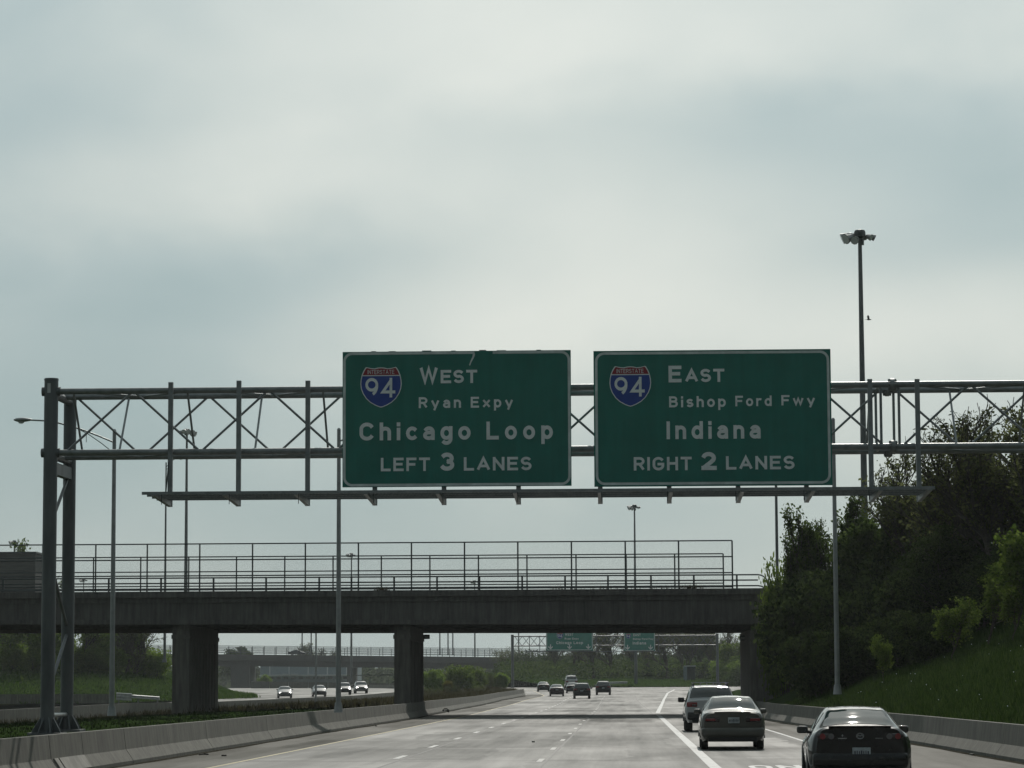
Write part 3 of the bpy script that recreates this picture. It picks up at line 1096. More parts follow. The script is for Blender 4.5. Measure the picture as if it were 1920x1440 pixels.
def fence(name, label, Y, posts_px, rail_px, end_px, left_x, ref_x, top_off=0.0, r=0.045, mesh=True):
    zr = [P(ref_x, y, Y).z for y in rail_px]
    z0 = zt0 - 0.01
    xe = P(end_px, 1050, Y).x
    root = thing(name, label, 'fence', (xe, Y, z0))
    for z in zr:
        MB().tube((left_x, Y, z), (xe, Y, z), r * 0.8, n=6).build('fence_rail', 'dark_steel', root)
    for px in posts_px:
        x = P(px, 1050, Y).x
        MB().tube((x, Y, z0 - 0.2), (x, Y, zr[0]), r, n=6).build('fence_post', 'dark_steel', root)
    if mesh:
        m = MB()
        m.add([(left_x, Y + 0.05, z0), (xe, Y + 0.05, z0), (xe, Y + 0.05, zr[0]), (left_x, Y + 0.05, zr[0])], [(0, 1, 2, 3)])
        m.build('chain_link_panel', 'chain', root, recalc=False)
    return root


fence('bridge_fence', 'tall chain-link fence along the near edge of the dark bridge', YB0 + 0.1,
      [-220, -120, -20, 80, 179.5, 276, 374.5, 473.5, 572.5, 672, 771.5, 871, 971, 1071.5, 1172.5, 1272.5, 1373], [1016.5, 1046.5, 1076.5, 1103], 1373, -62, 900)
fence('bridge_fence', 'second chain-link fence on the far edge of the dark bridge, standing lower in view', 171.9,
      [-100, -6, 85, 175.5, 264, 354, 443.5, 534, 624.5, 715, 806, 897, 988, 1080, 1174, 1265, 1356], [1041, 1069, 1096], 1356, -68, 900)
# low three-rail railing of the carriageway, ending in a bend
yR = YB0 + 1.6
zr = [P(1000, y, yR).z for y in (1080, 1090, 1100.5)]
rl = thing('bridge_railing', 'low three-rail steel railing on the dark bridge with a curved right end', 'railing', (bx(1425, yR), yR, zt0))
xe = P(1421, 1080, yR).x
for k, z in enumerate(zr):
    m = MB()
    m.tube((-62, yR, z), (xe, yR, z), 0.04, n=6)
    if k != 1:
        pts = [(xe + 0.55 * math.sin(t), yR, z - 0.55 * (1 - math.cos(t))) for t in [i * math.pi / 2 / 5 for i in range(6)]]
        m.path(pts, 0.04, 6)
    m.build('rail', 'dark_steel', rl)
for px in (-92, 6, 105, 204, 302, 400.5, 499, 598.5, 659, 739, 819.5, 899, 979, 1059.5, 1140, 1220.6, 1301, 1381.6):
    x = P(px, 1090, yR).x
    MB().box((x, yR, (zr[0] + zt0 - 0.62) / 2), (0.10, 0.07, zr[0] - zt0 + 0.62)).build('rail_post', 'dark_steel', rl)

# ------------------------------------------------------------------ sign gantry
YG = 62.0
zT = P(206, 733.3, YG).z
zB = P(206, 848.3, YG).z
DEP = 1.22
YR = YG + DEP
def gx_(px):
    return P(px, 790, YG).x


x_end = 14.5
xg0 = gx_(80)
pA = P(88, 1372, YG)
gan = thing('sign_gantry', 'grey steel tube truss gantry over the near lanes carrying the two large green signs', 'sign gantry', (pA.x, YG, pA.z))
RC = 0.068
for (name_y, zc) in ((YG, zT), (YG, zB), (YR, zT), (YR, zB)):
    MB().tube((xg0, name_y, zc), (x_end, name_y, zc), RC, n=14).build('truss_chord', 'steel', gan, smooth=True)


def brace(a, b, r=0.026):
    MB().tube(a, b, r, n=8).build('truss_brace', 'steel', gan, smooth=True)


step = (gx_(1659) - gx_(123)) / 12
def truss_unit(x0, n, end=True):
    nodes = [x0 + step * k for k in range(n + 1)]
    for k in range(n):
        a, b = nodes[k], nodes[k + 1]
        if k % 2 == 0:
            brace((a, YG, zB), (b, YG, zT))
            brace((a, YR, zT), (b, YR, zB))
        else:
            brace((a, YG, zT), (b, YG, zB))
            brace((a, YR, zB), (b, YR, zT))
        # sway frames: across the truss, alternating
        xs = b - 0.3
        if k % 2 == 0:
            brace((xs, YR, zT), (xs, YG, zB), 0.024)
        else:
            brace((xs, YG, zT), (xs, YR, zB), 0.024)
        # plan bracing, top and bottom
        for z in (zT, zB):
            if k % 2 == 0:
                brace((a, YG, z), (b, YR, z), 0.022)
            else:
                brace((a, YR, z), (b, YG, z), 0.022)
    return nodes


truss_unit(gx_(123), 12)
truss_unit(gx_(1690), 6)
for px in (1652, 1686):
    x = gx_(px)
    brace((x, YG, zT), (x, YG, zB), 0.03)
    brace((x, YR, zT), (x, YR, zB), 0.03)
    for z in (zT, zB):
        brace((x, YG, z), (x, YR, z), 0.03)
brace((gx_(137), YG, zT), (gx_(137), YR, zB), 0.024)
# bolted splice flanges on each chord
for (y, z) in ((YG, zT), (YG, zB), (YR, zT), (YR, zB)):
    x = gx_(1674)
    f_ = MB().tube((x - 0.045, y, z), (x + 0.045, y, z), 0.135, n=16).build('splice_flange', 'steel', gan)
    m = MB()
    for i in range(8):
        t = i * math.pi / 4
        m.tube((x - 0.09, y + 0.105 * math.cos(t), z + 0.105 * math.sin(t)), (x + 0.09, y + 0.105 * math.cos(t), z + 0.105 * math.sin(t)), 0.018, n=6)
    m.build('bolt', 'steel', f_)

# left end: two posts, braces between them, gusseted bases
YL2 = 63.95
pF0, pF1 = P(89.5, 1368, YG), P(89.5, 1368, YG)
xF = P(92.5, 1040, YG).x
xB_ = P(128.5, 1040, YL2).x
zF0 = P(90, 1374, YG).z
zB0 = P(128, 1368, YL2).z
zF1 = P(95, 713, YG).z
zB1 = P(128, 742, YL2).z
post_f = MB().tube((xF, YG, zF0 - 0.05), (xF, YG, zF1), 0.152, n=20).build('gantry_post', 'pole_steel', gan, smooth=True)
post_b = MB().tube((xB_, YL2, zB0 - 0.05), (xB_, YL2, zB1), 0.142, n=20).build('gantry_post', 'pole_steel', gan, smooth=True)
MB().tube((xF, YG, zF1 + 0.003), (xF, YG, zF1 + 0.04), 0.162, 0.15, n=20).build('post_cap', 'pole_steel', post_f)
MB().box((xF - 0.02, YG - 0.156, P(92, 729, YG).z), (0.07, 0.012, 0.21)).build('number_tag', 'lens', post_f)
for (y, z) in ((YG, zT), (YG, zB)):
    MB().tube((xg0 - 0.02, y, z), (xg0 + 0.02, y, z), 0.082, n=14).build('chord_cap', 'steel', gan)
    MB().tube((xF - 0.2, y, z), (xF + 0.2, y, z), 0.10, n=14).build('chord_collar', 'pole_steel', gan)
    MB().tube((xF, YG + 0.1, z - 0.04), (xB_, YL2, z - 0.04), 0.09, n=12).build('cross_tube', 'pole_steel', gan)
MB().bar((xF, YG, zB - 0.32), (xB_, YL2, zB - 0.32), 0.16, 0.26).build('seat_beam', 'pole_steel', gan)


def pz(px, py, Y):
    return P(px, py, Y).z


MB().tube((xB_, YL2, pz(126, 888, YL2)), (xF, YG, pz(103, 988, YG)), 0.036, n=10).build('leg_brace', 'pole_steel', gan)
MB().tube((xF, YG, pz(102, 1044, YG)), (xB_, YL2, pz(128, 1180, YL2)), 0.036, n=10).build('leg_brace', 'pole_steel', gan)
MB().tube((xB_, YL2, pz(128, 1184, YL2)), (xF, YG, pz(100, 1300, YG)), 0.036, n=10).build('leg_brace', 'pole_steel', gan)
MB().tube((xF, YG, pz(97, 1341, YG)), (xB_, YL2, pz(97, 1341, YG)), 0.05, n=10).build('cross_tube', 'galv_rail', gan)
for (x, y, z, rr) in ((xF, YG, zF0, 0.15), (xB_, YL2, zB0, 0.14)):
    MB().box((x, y, z - 0.02), (0.72, 0.72, 0.05)).build('base_plate', 'pole_steel', gan)
    for k in range(8):
        t = k * math.pi / 4 + math.pi / 8
        d = Vector((math.cos(t), math.sin(t), 0))
        nrm = Vector((-d.y, d.x, 0)) * 0.012
        c = Vector((x, y, z))
        poly = [c + d * rr - nrm, c + d * (rr + 0.2) - nrm, c + d * (rr + 0.16) - nrm + Vector((0, 0, 0.08)), c + d * rr - nrm + Vector((0, 0, 0.33))]
        MB().extrude(poly, nrm * 2).build('gusset', 'pole_steel', gan)
MB().rbox(((xF + xB_) / 2 + 0.05, (YG + YL2) / 2, min(zF0, zB0) - 0.62), (1.2, 3.2, 1.05), 0.04).build('footing', 'footing', gan)
# right end, outside the picture, stands on the bank
for y in (YG, YL2):
    MB().tube((13.9, y, bank(13.9, y) - 0.2), (13.9, y, zT + 0.35), 0.15, n=16).build('gantry_post', 'pole_steel', gan, smooth=True)

# posts that carry the signs, walkway and its arms
YH = YG - 0.16
zW = P(700, 936.5, YH).z
HANG = [319.5, 447.5, 577, 703, 832.5, 972, 1125, 1254, 1383, 1511, 1633, 1722]
zH1 = [pz(319, 717, YH), pz(447, 714, YH), pz(577, 714, YH)] + [zT + 0.16] * 7 + [pz(1632, 711, YH), pz(1718, 711, YH)]
YW0 = YH - 2.05
for i, px in enumerate(HANG):
    x = P(px, 850, YH).x
    z0 = zW - 0.13
    h_ = MB().box((x, YH, (z0 + zH1[i]) / 2), (0.10, 0.10, zH1[i] - z0)).build('sign_post', 'steel', gan)
    arm = [(x - 0.04, YH - 0.05, zW - 0.13), (x - 0.04, YH - 0.05, zW - 0.005), (x - 0.04, YW0 - 0.22, zW - 0.005), (x - 0.04, YW0 - 0.22, zW - 0.04)]
    MB().extrude(arm, (0.08, 0, 0)).build('walkway_arm', 'steel', gan)
    MB().tube((x + (0.14 if px > 1170 else -0.14), YH - 0.6, zW + 0.03), (x + (0.14 if px > 1170 else -0.14), YH - 0.6, zW + 0.13), 0.045, n=8).build('conduit_box', 'steel', gan)
xw0, xw1 = P(283, 930, YH - 0.9).x, P(1742, 930, YH - 0.9).x
for (y, wd) in ((YH - 0.12, 0.05), (YH - 0.75, 0.05), (YH - 1.4, 0.04), (YW0, 0.06)):
    MB().box(((xw0 + xw1) / 2, y, zW + 0.03), (xw1 - xw0, wd, 0.06)).build('walkway_beam', 'steel', gan)
m = MB()
nb = 220
for i in range(nb):
    x = xw0 + 0.05 + (xw1 - xw0 - 0.1) * i / (nb - 1)
    m.box((x, (YH - 0.12 + YW0) / 2, zW + 0.045), (0.02, YH - 0.2 - YW0, 0.028))
o = m.build('walkway_grating', 'steel', gan)
o['kind'] = 'stuff'
for px in (302, 429, 559, 700, 830, 970, 1128, 1252, 1380, 1508, 1630):
    x = P(px, 950, YW0 - 0.2).x
    MB().tube((x, YW0 - 0.15, zW - 0.01), (x, YW0 - 0.15, zW - 0.22), 0.008, n=5).build('loose_cable', 'dark_steel', gan)
MB().path([P(316, 866, YH - 0.1), P(314, 890, YH - 0.12), P(311, 925, YH - 0.15)], 0.012, 5).build('loose_cable', 'dark_steel', gan)


# ------------------------------------------------------------------ signs
def rounded(x0, x1, z0, z1, r, n=6):
    pts = []
    for (cx, cz, a0) in ((x1 - r, z1 - r, 0), (x0 + r, z1 - r, 90), (x0 + r, z0 + r, 180), (x1 - r, z0 + r, 270)):
        for k in range(n + 1):
            t = R(a0 + 90 * k / n)
            pts.append((cx + r * math.cos(t), cz + r * math.sin(t)))
    return pts


MT['sign_green_hazed'] = mat('sign_green_hazed', (0.035, 0.23, 0.185), 0.45, var=0.12, scale=1.0)  # paler green for the distant signs: veil of haze put into the colour


class Sign:
    """a flat sign facing the camera road (towards -Y); all in metres from measured points"""
    def __init__(self, name, label, px0, py0, px1, py1, Y, group, thick=0.09, face='sign_green'):
        self.Y = Y
        a, b = P(px0, py1, Y), P(px1, py0, Y)
        self.x0, self.x1, self.z0, self.z1 = a.x, b.x, a.z, b.z
        self.px0, self.py0, self.px1, self.py1 = px0, py0, px1, py1
        self.root = thing(name, label, 'road sign', (a.x, Y, a.z), group)
        MB().box(((a.x + b.x) / 2, Y + thick / 2, (a.z + b.z) / 2), (b.x - a.x, thick, b.z - a.z)).build('sign_panel', face, self.root)

    def xz(self, px, py):
        return (self.x0 + (px - self.px0) / (self.px1 - self.px0) * (self.x1 - self.x0),
                self.z1 + (py - self.py0) / (self.py1 - self.py0) * (self.z0 - self.z1))

    def border(self, inset, width, r, gap=None):
        o = rounded(self.x0 + inset, self.x1 - inset, self.z0 + inset, self.z1 - inset, r)
        i = rounded(self.x0 + inset + width, self.x1 - inset - width, self.z0 + inset + width, self.z1 - inset - width, max(r - width, 0.02))
        n = len(o)
        m = MB()
        y = self.Y - 0.004
        m.v = [(x, y, z) for x, z in o] + [(x, y, z) for x, z in i]
        for k in range(n):
            j = (k + 1) % n
            if gap and k == n - 1 - 0 and False:
                continue
            if gap and abs(o[k][1] - o[j][1]) < 1e-6 and o[k][1] > (self.z0 + self.z1) / 2:
                # split the top run round the peeled stretch
                ga, gb = gap
                for (xa, xb) in ((o[k][0], gb), (ga, o[j][0])):
                    b_ = len(m.v)
                    m.v += [(xa, y, o[k][1]), (xb, y, o[k][1]), (xb, y, i[k][1]), (xa, y, i[k][1])]
                    m.f.append((b_, b_ + 1, b_ + 2, b_ + 3))
                continue
            m.f.append((k, j, n + j, n + k))
        m.build('sign_border', 'sign_border', self.root, recalc=False)

    def text(self, body, px0, px1, py_cap, py_base, parent=None, material='sign_white', bold=0.014, spacing=1.0, dy=0.004):
        vs, fs = text_mesh(body, bold, spacing)
        hc, bl = 1.0, 0.0
        xa, xb = min(v[0] for v in vs), max(v[0] for v in vs)
        X0, Z1 = self.xz(px0, py_cap)
        X1, Z0 = self.xz(px1, py_base)
        m = MB()
        m.add([(X0 + (v[0] - xa) / (xb - xa) * (X1 - X0), self.Y - dy - v[2], Z0 + (v[1] - bl) / (hc - bl) * (Z1 - Z0)) for v in vs], fs)
        return m.build('sign_lettering', material, parent or self.root, recalc=False)

    def shield(self, px0, py0, px1, py1, with_text=True):
        (X0, Z1), (X1, Z0) = self.xz(px0, py0), self.xz(px1, py1)
        cx, W, H = (X0 + X1) / 2, X1 - X0, Z1 - Z0
        half = [(0.0, 0.99), (0.07, 0.985), (0.16, 0.965), (0.26, 0.975), (0.355, 1.0), (0.38, 0.985), (0.43, 0.90), (0.47, 0.80), (0.493, 0.68), (0.5, 0.58), (0.485, 0.46),
                (0.44, 0.34), (0.36, 0.215), (0.26, 0.12), (0.14, 0.05), (0.05, 0.012), (0.0, 0.0)]
        full = half + [(-x, z) for x, z in reversed(half[1:-1])]

        def poly(s, cut_lo=None, cut_hi=None):
            pts = [(x * s, 0.5 + (z - 0.5) * s) for x, z in full]
            out = []
            n = len(pts)
            for i in range(n):
                a, b = pts[i], pts[(i + 1) % n]
                def ins(p):
                    return (cut_lo is None or p[1] >= cut_lo) and (cut_hi is None or p[1] <= cut_hi)
                if ins(a):
                    out.append(a)
                if ins(a) != ins(b):
                    c = cut_lo if cut_lo is not None else cut_hi
                    t = (c - a[1]) / (b[1] - a[1])
                    out.append((a[0] + (b[0] - a[0]) * t, c))
            return out
        def mk(name, pts, mat_, y, par):
            n = len(pts)
            m = MB()
            m.extrude([(cx + x * W, self.Y - y, Z0 + z * H) for x, z in pts], (0, 0.002, 0))
            return m.build(name, mat_, par)
        sh = mk('route_shield', poly(1.0), 'sign_white', 0.007, self.root)
        mk('shield_field', poly(0.955, None, 0.775), 'sign_blue', 0.0085, sh)
        mk('shield_band', poly(0.955, 0.80), 'sign_red', 0.0085, sh)
        if with_text:
            w_, h_ = px1 - px0, py1 - py0
            self.text('INTERSTATE', px0 + w_ * 0.175, px0 + w_ * 0.82, py0 + h_ * 0.075, py0 + h_ * 0.175, sh, bold=-0.022, dy=0.012)
        w_, h_ = px1 - px0, py1 - py0
        self.text('94', px0 + w_ * 0.12, px0 + w_ * 0.845, py0 + h_ * 0.27, py0 + h_ * 0.755, sh, bold=-0.004, dy=0.012)


YS = YG - 0.31
SG = 'large green signs on the near gantry'
def q3(x, y):                              # measured on the enlarged left sign
    return 620 + x / 3.84, 630 + y / 3.84


def q4(x, y):                              # measured on the enlarged right sign
    return 1090 + x / 3.84, 630 + y / 3.84


s1 = Sign('highway_sign', 'large green highway sign reading West Ryan Expy Chicago Loop Left 3 Lanes', 642, 656.2, 1070, 913.5, YS, SG)
gp = (s1.xz(889, 660)[0], s1.xz(924, 660)[0])
s1.border(0.012, 0.055, 0.20, gap=gp)
s1.shield(675.5, 685.5, 753.2, 762.8)


def put(sg, q, body, x0, x1, cap, base, **k):
    a = q(x0, cap)
    b = q(x1, base)
    sg.text(body, a[0], b[0], a[1], b[1], **k)


put(s1, q3, 'W', 640, 772, 213, 336, bold=0.02)
put(s1, q3, 'EST', 792, 1055, 239, 336, bold=0.02)
put(s1, q3, 'Ryan', 634, 938, 437, 517, spacing=1.25)
put(s1, q3, 'Expy', 1008, 1312, 437, 517, spacing=1.25)
put(s1, q3, 'Chicago', 207, 1007, 619, 750, spacing=1.25, bold=0.02)
put(s1, q3, 'Loop', 1120, 1597, 619, 750, spacing=1.3, bold=0.02)
put(s1, q3, 'LEFT', 361, 714, 877, 975, spacing=1.05)
put(s1, q3, '3', 787, 888, 842, 975, bold=0.03)
put(s1, q3, 'LANES', 957, 1443, 877, 975, spacing=1.05)
# scrape of peeled border film
m = MB()
pts = [(889, 656.5), (891, 663), (889, 669), (884, 678), (881.5, 684.5), (879.5, 683.5), (882, 676), (886, 667), (887, 660)]
m.extrude([(s1.xz(*p)[0], YS - 0.009, s1.xz(*p)[1]) for p in pts], (0, 0.003, 0))
m.build('peeled_film', 'sign_border', s1.root)
for i, (x, hgt) in enumerate(((700, 2.0), (735, 1.6), (800, 2.6), (850, 1.8), (905, 2.8), (940, 1.5), (1010, 2.0))):
    c = s1.xz(x, 655.5)
    MB().box((c[0], YS + 0.04, s1.z1 + 0.007 * hgt / 2), (0.10 + 0.05 * (i % 3), 0.05, 0.007 * hgt)).build('sign_clip', 'sign_back', s1.root)

s2 = Sign('highway_sign', 'large green highway sign reading East Bishop Ford Fwy Indiana Right 2 Lanes', 1114.5, 654.2, 1557, 912.5, YS, SG)
s2.border(0.03, 0.055, 0.20)
s2.shield(1144, 683.4, 1222, 761)
put(s2, q4, 'E', 632, 725, 206, 328, bold=0.02)
put(s2, q4, 'AST', 750, 1032, 231, 328, bold=0.02)
put(s2, q4, 'Bishop', 634, 1040, 430, 511, spacing=1.2)
put(s2, q4, 'Ford', 1108, 1368, 430, 507, spacing=1.2)
put(s2, q4, 'Fwy', 1437, 1678, 428, 503, spacing=1.2)
put(s2, q4, 'Indiana', 614, 1286, 613, 743, spacing=1.25, bold=0.02)
put(s2, q4, 'RIGHT', 377, 792, 872, 970, spacing=1.05)
put(s2, q4, '2', 860, 970, 838, 970, bold=0.03)
put(s2, q4, 'LANES', 1036, 1525, 870, 968, spacing=1.05)

# ------------------------------------------------------------------ far gantry and its signs
Y2 = 525.0
zt2, zb2 = P(1000, 1193, Y2).z, P(1000, 1211, Y2).z
g2b = P(960.5, 1294, Y2)
fg = thing('sign_gantry', 'distant steel truss gantry past the bridge, carrying two small green lane signs', 'sign gantry', tuple(g2b))
xl2, xr2 = P(960.5, 1200, Y2).x, P(1345, 1200, Y2).x
for (y, z) in ((Y2, zt2), (Y2, zb2), (Y2 + 1.4, zt2), (Y2 + 1.4, zb2)):
    MB().tube((xl2, y, z), (xr2, y, z), 0.10, n=8).build('truss_chord', 'pole_steel', fg)
n2_ = 26
for k in range(n2_):
    xa_, xb_ = xl2 + 0.4 + (xr2 - xl2 - 0.8) * k / n2_, xl2 + 0.4 + (xr2 - xl2 - 0.8) * (k + 1) / n2_
    za, zc = (zb2, zt2) if k % 2 else (zt2, zb2)
    MB().tube((xa_, Y2, za), (xb_, Y2, zc), 0.055, n=5).build('truss_brace', 'pole_steel', fg)
    MB().tube((xa_, Y2 + 1.4, zc), (xb_, Y2 + 1.4, za), 0.055, n=5).build('truss_brace', 'pole_steel', fg)
for (x, zb_) in ((xl2, g2b.z), (xr2, P(1345, 1284, Y2).z)):
    for dy in (0, 1.6):
        MB().tube((x, Y2 + dy, zb_ - 0.3), (x, Y2 + dy, zt2 + 0.3), 0.24, n=10).build('gantry_post', 'pole_steel', fg)
for px in (993, 1012, 1118, 1150, 1235, 1262):
    x = P(px, 1200, Y2).x
    MB().box((x, Y2 - 0.2, (zt2 + zb2) / 2 - 0.6), (0.12, 0.12, zt2 - zb2 + 1.4)).build('sign_post', 'pole_steel', fg)
x0w, x1w = P(985, 1220, Y2).x, P(1240, 1220, Y2).x
MB().box(((x0w + x1w) / 2, Y2 - 0.8, P(1100, 1221.5, Y2).z), (x1w - x0w, 0.9, 0.12)).build('walkway', 'pole_steel', fg)
SG2 = 'small green lane signs on the distant gantry'
f1 = Sign('lane_sign', 'small distant green sign with three down arrows, West Chicago Loop', 1024, 1170, 1111.5, 1220, Y2 - 0.35, SG2, face='sign_green_hazed')
f2 = Sign('lane_sign', 'small distant green sign with two down arrows, East Indiana', 1170, 1170, 1228, 1221, Y2 - 0.35, SG2, face='sign_green_hazed')
f1.border(0.05, 0.14, 0.5)
f2.border(0.05, 0.14, 0.5)
def q7(x, y):
    return 1000 + x / 8.0, 1180 + y / 8.0


f1.shield(1044, 1186, 1056, 1198, False)
f2.shield(1173.5, 1188, 1183, 1197.5, False)
put(f1, q7, 'WEST', 475, 600, 52, 95, bold=0.02)
put(f1, q7, 'Ryan Expy', 470, 680, 125, 155)
put(f1, q7, 'Chicago Loop', 345, 745, 180, 222, bold=0.02)
put(f2, q7, 'EAST', 1500, 1610, 65, 103, bold=0.02)
put(f2, q7, 'Bishop Ford Fwy', 1495, 1800, 130, 160)
put(f2, q7, 'Indiana', 1490, 1690, 183, 228, bold=0.02)


def arrow(sg, px, py):
    a = sg.xz(px, py)
    y = sg.Y - 0.008
    pts = [(-0.09, 0.55), (-0.09, -0.02), (-0.40, 0.22), (-0.40, -0.02), (0.0, -0.42), (0.40, -0.02), (0.40, 0.22), (0.09, -0.02), (0.09, 0.55)]
    m = MB()
    m.extrude([(a[0] + x, y, a[1] + z * 0.95) for x, z in pts], (0, 0.004, 0))
    m.build('down_arrow', 'sign_white', sg.root)


for px in (1032.3, 1067.8, 1102.8):
    arrow(f1, px, 1213.5)
for px in (1176.7, 1219.5):
    arrow(f2, px, 1214.5)

# ------------------------------------------------------------------ street lights and masts
def street_light(px, py_base, px_top, py_top, Y, side, label, arm=3.9, group='street lights along the road', material='alum', zbase=None, r0=0.105, r1=0.072, twin=False):
    b, t = P(px, py_base, Y), P(px_top, py_top, Y)
    zb_ = b.z if zbase is None else zbase
    x = (b.x + t.x) / 2
    root = thing('street_light', label, 'street light', (x, Y, zb_), group)
    MB().tube((x, Y, zb_ - 0.1), (x, Y, t.z), r0, r1, n=12).build('pole', material, root, smooth=True)
    MB().tube((x, Y, zb_ - 0.1), (x, Y, zb_ + 0.28), r0 * 1.7, r0 * 1.25, n=12).build('pole_base', material, root)
    MB().tube((x, Y, t.z), (x, Y, t.z + 0.07), r1 * 1.15, r1 * 0.6, n=10).build('pole_cap', material, root)
    for s in ((side, -side) if twin else (side,)):
        z0 = t.z - 0.45
        up = [(x + s * arm * k / 6, Y, z0 + 0.9 * math.sin(k / 6 * math.pi / 2)) for k in range(7)]
        lo = [(x + s * arm * 0.62 * k / 4, Y, z0 - 0.42 + 1.17 * math.sin(k / 4 * math.pi / 2 * 0.9)) for k in range(5)]
        MB().path(up, 0.032, 7).build('arm', material, root)
        MB().path(lo, 0.018, 6).build('arm_stay', material, root)
        xm = x + s * arm * 0.33
        MB().tube((xm, Y, z0 + 0.02), (xm, Y, z0 + 0.42), 0.014, n=5).build('arm_strut', material, root)
        e = Vector(up[-1])
        hd = MB()
        n = 14
        prof = [(0.0, 0.03), (0.10, 0.07), (0.35, 0.12), (0.60, 0.10), (0.72, 0.03)]
        vs, fs = [], []
        for (l, r_) in prof:
            for i in range(n):
                a_ = 2 * math.pi * i / n
                vs.append((e.x + s * (l - 0.1), e.y + r_ * 1.25 * math.cos(a_), e.z + 0.01 + r_ * 0.75 * math.sin(a_)))
        for k in range(len(prof) - 1):
            for i in range(n):
                j = (i + 1) % n
                fs.append((k * n + i, k * n + j, (k + 1) * n + j, (k + 1) * n + i))
        fs += [tuple(range(n)), tuple(range((len(prof) - 1) * n, len(prof) * n))]
        hd.add(vs, fs)
        hh = hd.build('lamp_head', material, root, smooth=True)
        MB().lathe([(0.02, -0.07), (0.10, -0.05), (0.12, 0.0)], (e.x + s * 0.33, e.y, e.z - 0.07), 10).build('lamp_lens', 'lamp_glass', hh)
    return root


street_light(210.5, 1337, 213.5, 808, 110.0, -1, 'grey street light whose long arm reaches left behind the gantry leg', arm=3.3)
street_light(632.5, 1331, 637.5, 806, 111.0, 1, 'grey street light pole rising behind the left edge of the Chicago Loop sign')
street_light(1570, 1297, 1562.5, 787, 115.0, -1, 'grey street light pole at the right edge of the Indiana sign, standing on the bank')
street_light(1456, 1120, 1455.5, 800, 178.0, -1, 'thin light pole rising past the trees to behind the Indiana sign', material='pole_steel', zbase=6.5)
street_light(592.5, 1317, 592.5, 1120, 300.0, -1, 'street light in the median between the bridge piers, in front of the oncoming cars', arm=3.0)
street_light(309, 1240, 311, 868, 300.0, 1, 'slim dark pole behind the walkway end, left of the tall mast', arm=1.2, material='pole_steel', r0=0.15, r1=0.07)
for (px, dx, lab) in ((566.5, 1, 'thin pole on the far bridge above the moving car'), (583.5, -1, 'second thin pole on the far bridge, right of the moving car'),
                      (824.7, 1, 'thin pole on the far bridge just right of the near pier'), (840, -1, 'darker of two close poles on the far bridge, its left one'),
                      (849, 1, 'right one of two close poles on the far bridge'), (972.5, -1, 'thin pole seen through the distant gantry truss')):
    street_light(px, 1228, px, 1146, 815.0, dx, lab, arm=2.0, material='pole_steel', r0=0.2, r1=0.16, group='poles on the far bridge')


def make_mast():
    root = thing('high_mast_light', 'prototype', 'mast light', (0, 0, 0), 'tall mast lights with ring of floodlights')
    H = 34.0
    m = MB()
    for k in range(8):
        a_, b_ = k / 8, (k + 1) / 8
        m.tube((0, 0, H * a_), (0, 0, H * b_), 0.32 - 0.18 * a_, 0.32 - 0.18 * b_, n=14, caps=(k in (0, 7)))
    m.build('mast_pole', 'pole_steel', root, smooth=True)
    MB().lathe([(0.30, -0.25), (0.42, -0.05), (0.42, 0.22), (0.36, 0.36), (0.1, 0.42)], (0, 0, H), 18).build('mast_head', 'dark_steel', root, smooth=True)
    MB().tube((0.20, -0.12, H - 0.75), (0.20, -0.12, H - 0.32), 0.09, n=8).build('winch_tube', 'pole_steel', root)
    ring = MB()
    nr = 20
    for i in range(nr):
        a_, b_ = 2 * math.pi * i / nr, 2 * math.pi * (i + 1) / nr
        ring.tube((0.62 * math.cos(a_), 0.62 * math.sin(a_), H - 0.12), (0.62 * math.cos(b_), 0.62 * math.sin(b_), H - 0.12), 0.035, n=6)
    ring.build('lamp_ring', 'dark_steel', root)
    spec = [(180, 1.05, -0.15, 0.36), (150, 0.95, -0.05, 0.34), (212, 1.05, -0.28, 0.34), (240, 0.75, -0.42, 0.28), (118, 0.8, 0.0, 0.30), (10, 0.95, -0.12, 0.22), (330, 0.75, -0.18, 0.22), (60, 0.8, 0.0, 0.2)]
    for (ang, rad, dz, sz) in spec:
        sz *= 1.55
        t = R(ang)
        c = Vector((rad * math.cos(t), rad * math.sin(t), H + dz))
        f = MB()
        d = Vector((math.cos(t), math.sin(t), -0.45)).normalized()
        f.tube(c - d * sz * 0.5, c + d * sz * 0.5, sz * 0.45, sz * 0.75, n=10)
        f.tube(c - d * sz * 0.75, c - d * sz * 0.5, sz * 0.25, sz * 0.45, n=10)
        fl = f.build('floodlight', 'steel', root)
        MB().tube(c + d * (sz * 0.505), c + d * (sz * 0.53), sz * 0.68, n=10).build('lens', 'lamp_glass', fl)
        MB().tube((0.4 * math.cos(t), 0.4 * math.sin(t), H - 0.1), c, 0.035, n=5).build('floodlight_arm', 'dark_steel', root)
    return root


mast = make_mast()
MASTS = [
    (1612, 431, 210.0, 'tallest mast light, standing right of the Indiana sign', 0),
    (350.5, 804, 395.0, 'mast light whose lamps show inside the left end of the truss', 2.4),
    (1189.5, 946, 549.0, 'mast light below the Indiana sign, rising from the grass where the road divides', 0.0),
    (659, 1037, 720.0, 'small mast light right of the tall street light pole, lamps above the bridge fence', 0.6),
    (27, 1013, 658.0, 'small mast light at the far left above the dark timber building', 0.9),
    (157, 1085, 900.0, 'tiny mast light seen through the bridge fence right of the gantry legs', 0.2),
    (890, 1088, 915.0, 'tiny mast light seen through the middle of the bridge fence', 0.3),
]
for i, (px, py, Y, lab, rz) in enumerate(MASTS):
    t = P(px, py, Y)
    zb_ = t.z - 34.4
    o = mast if i == 0 else copy_tree(mast, (0, 0, 0), 0)
    o.location = (t.x, Y, zb_)
    o.rotation_euler = (0, 0, rz)
    o['label'] = lab

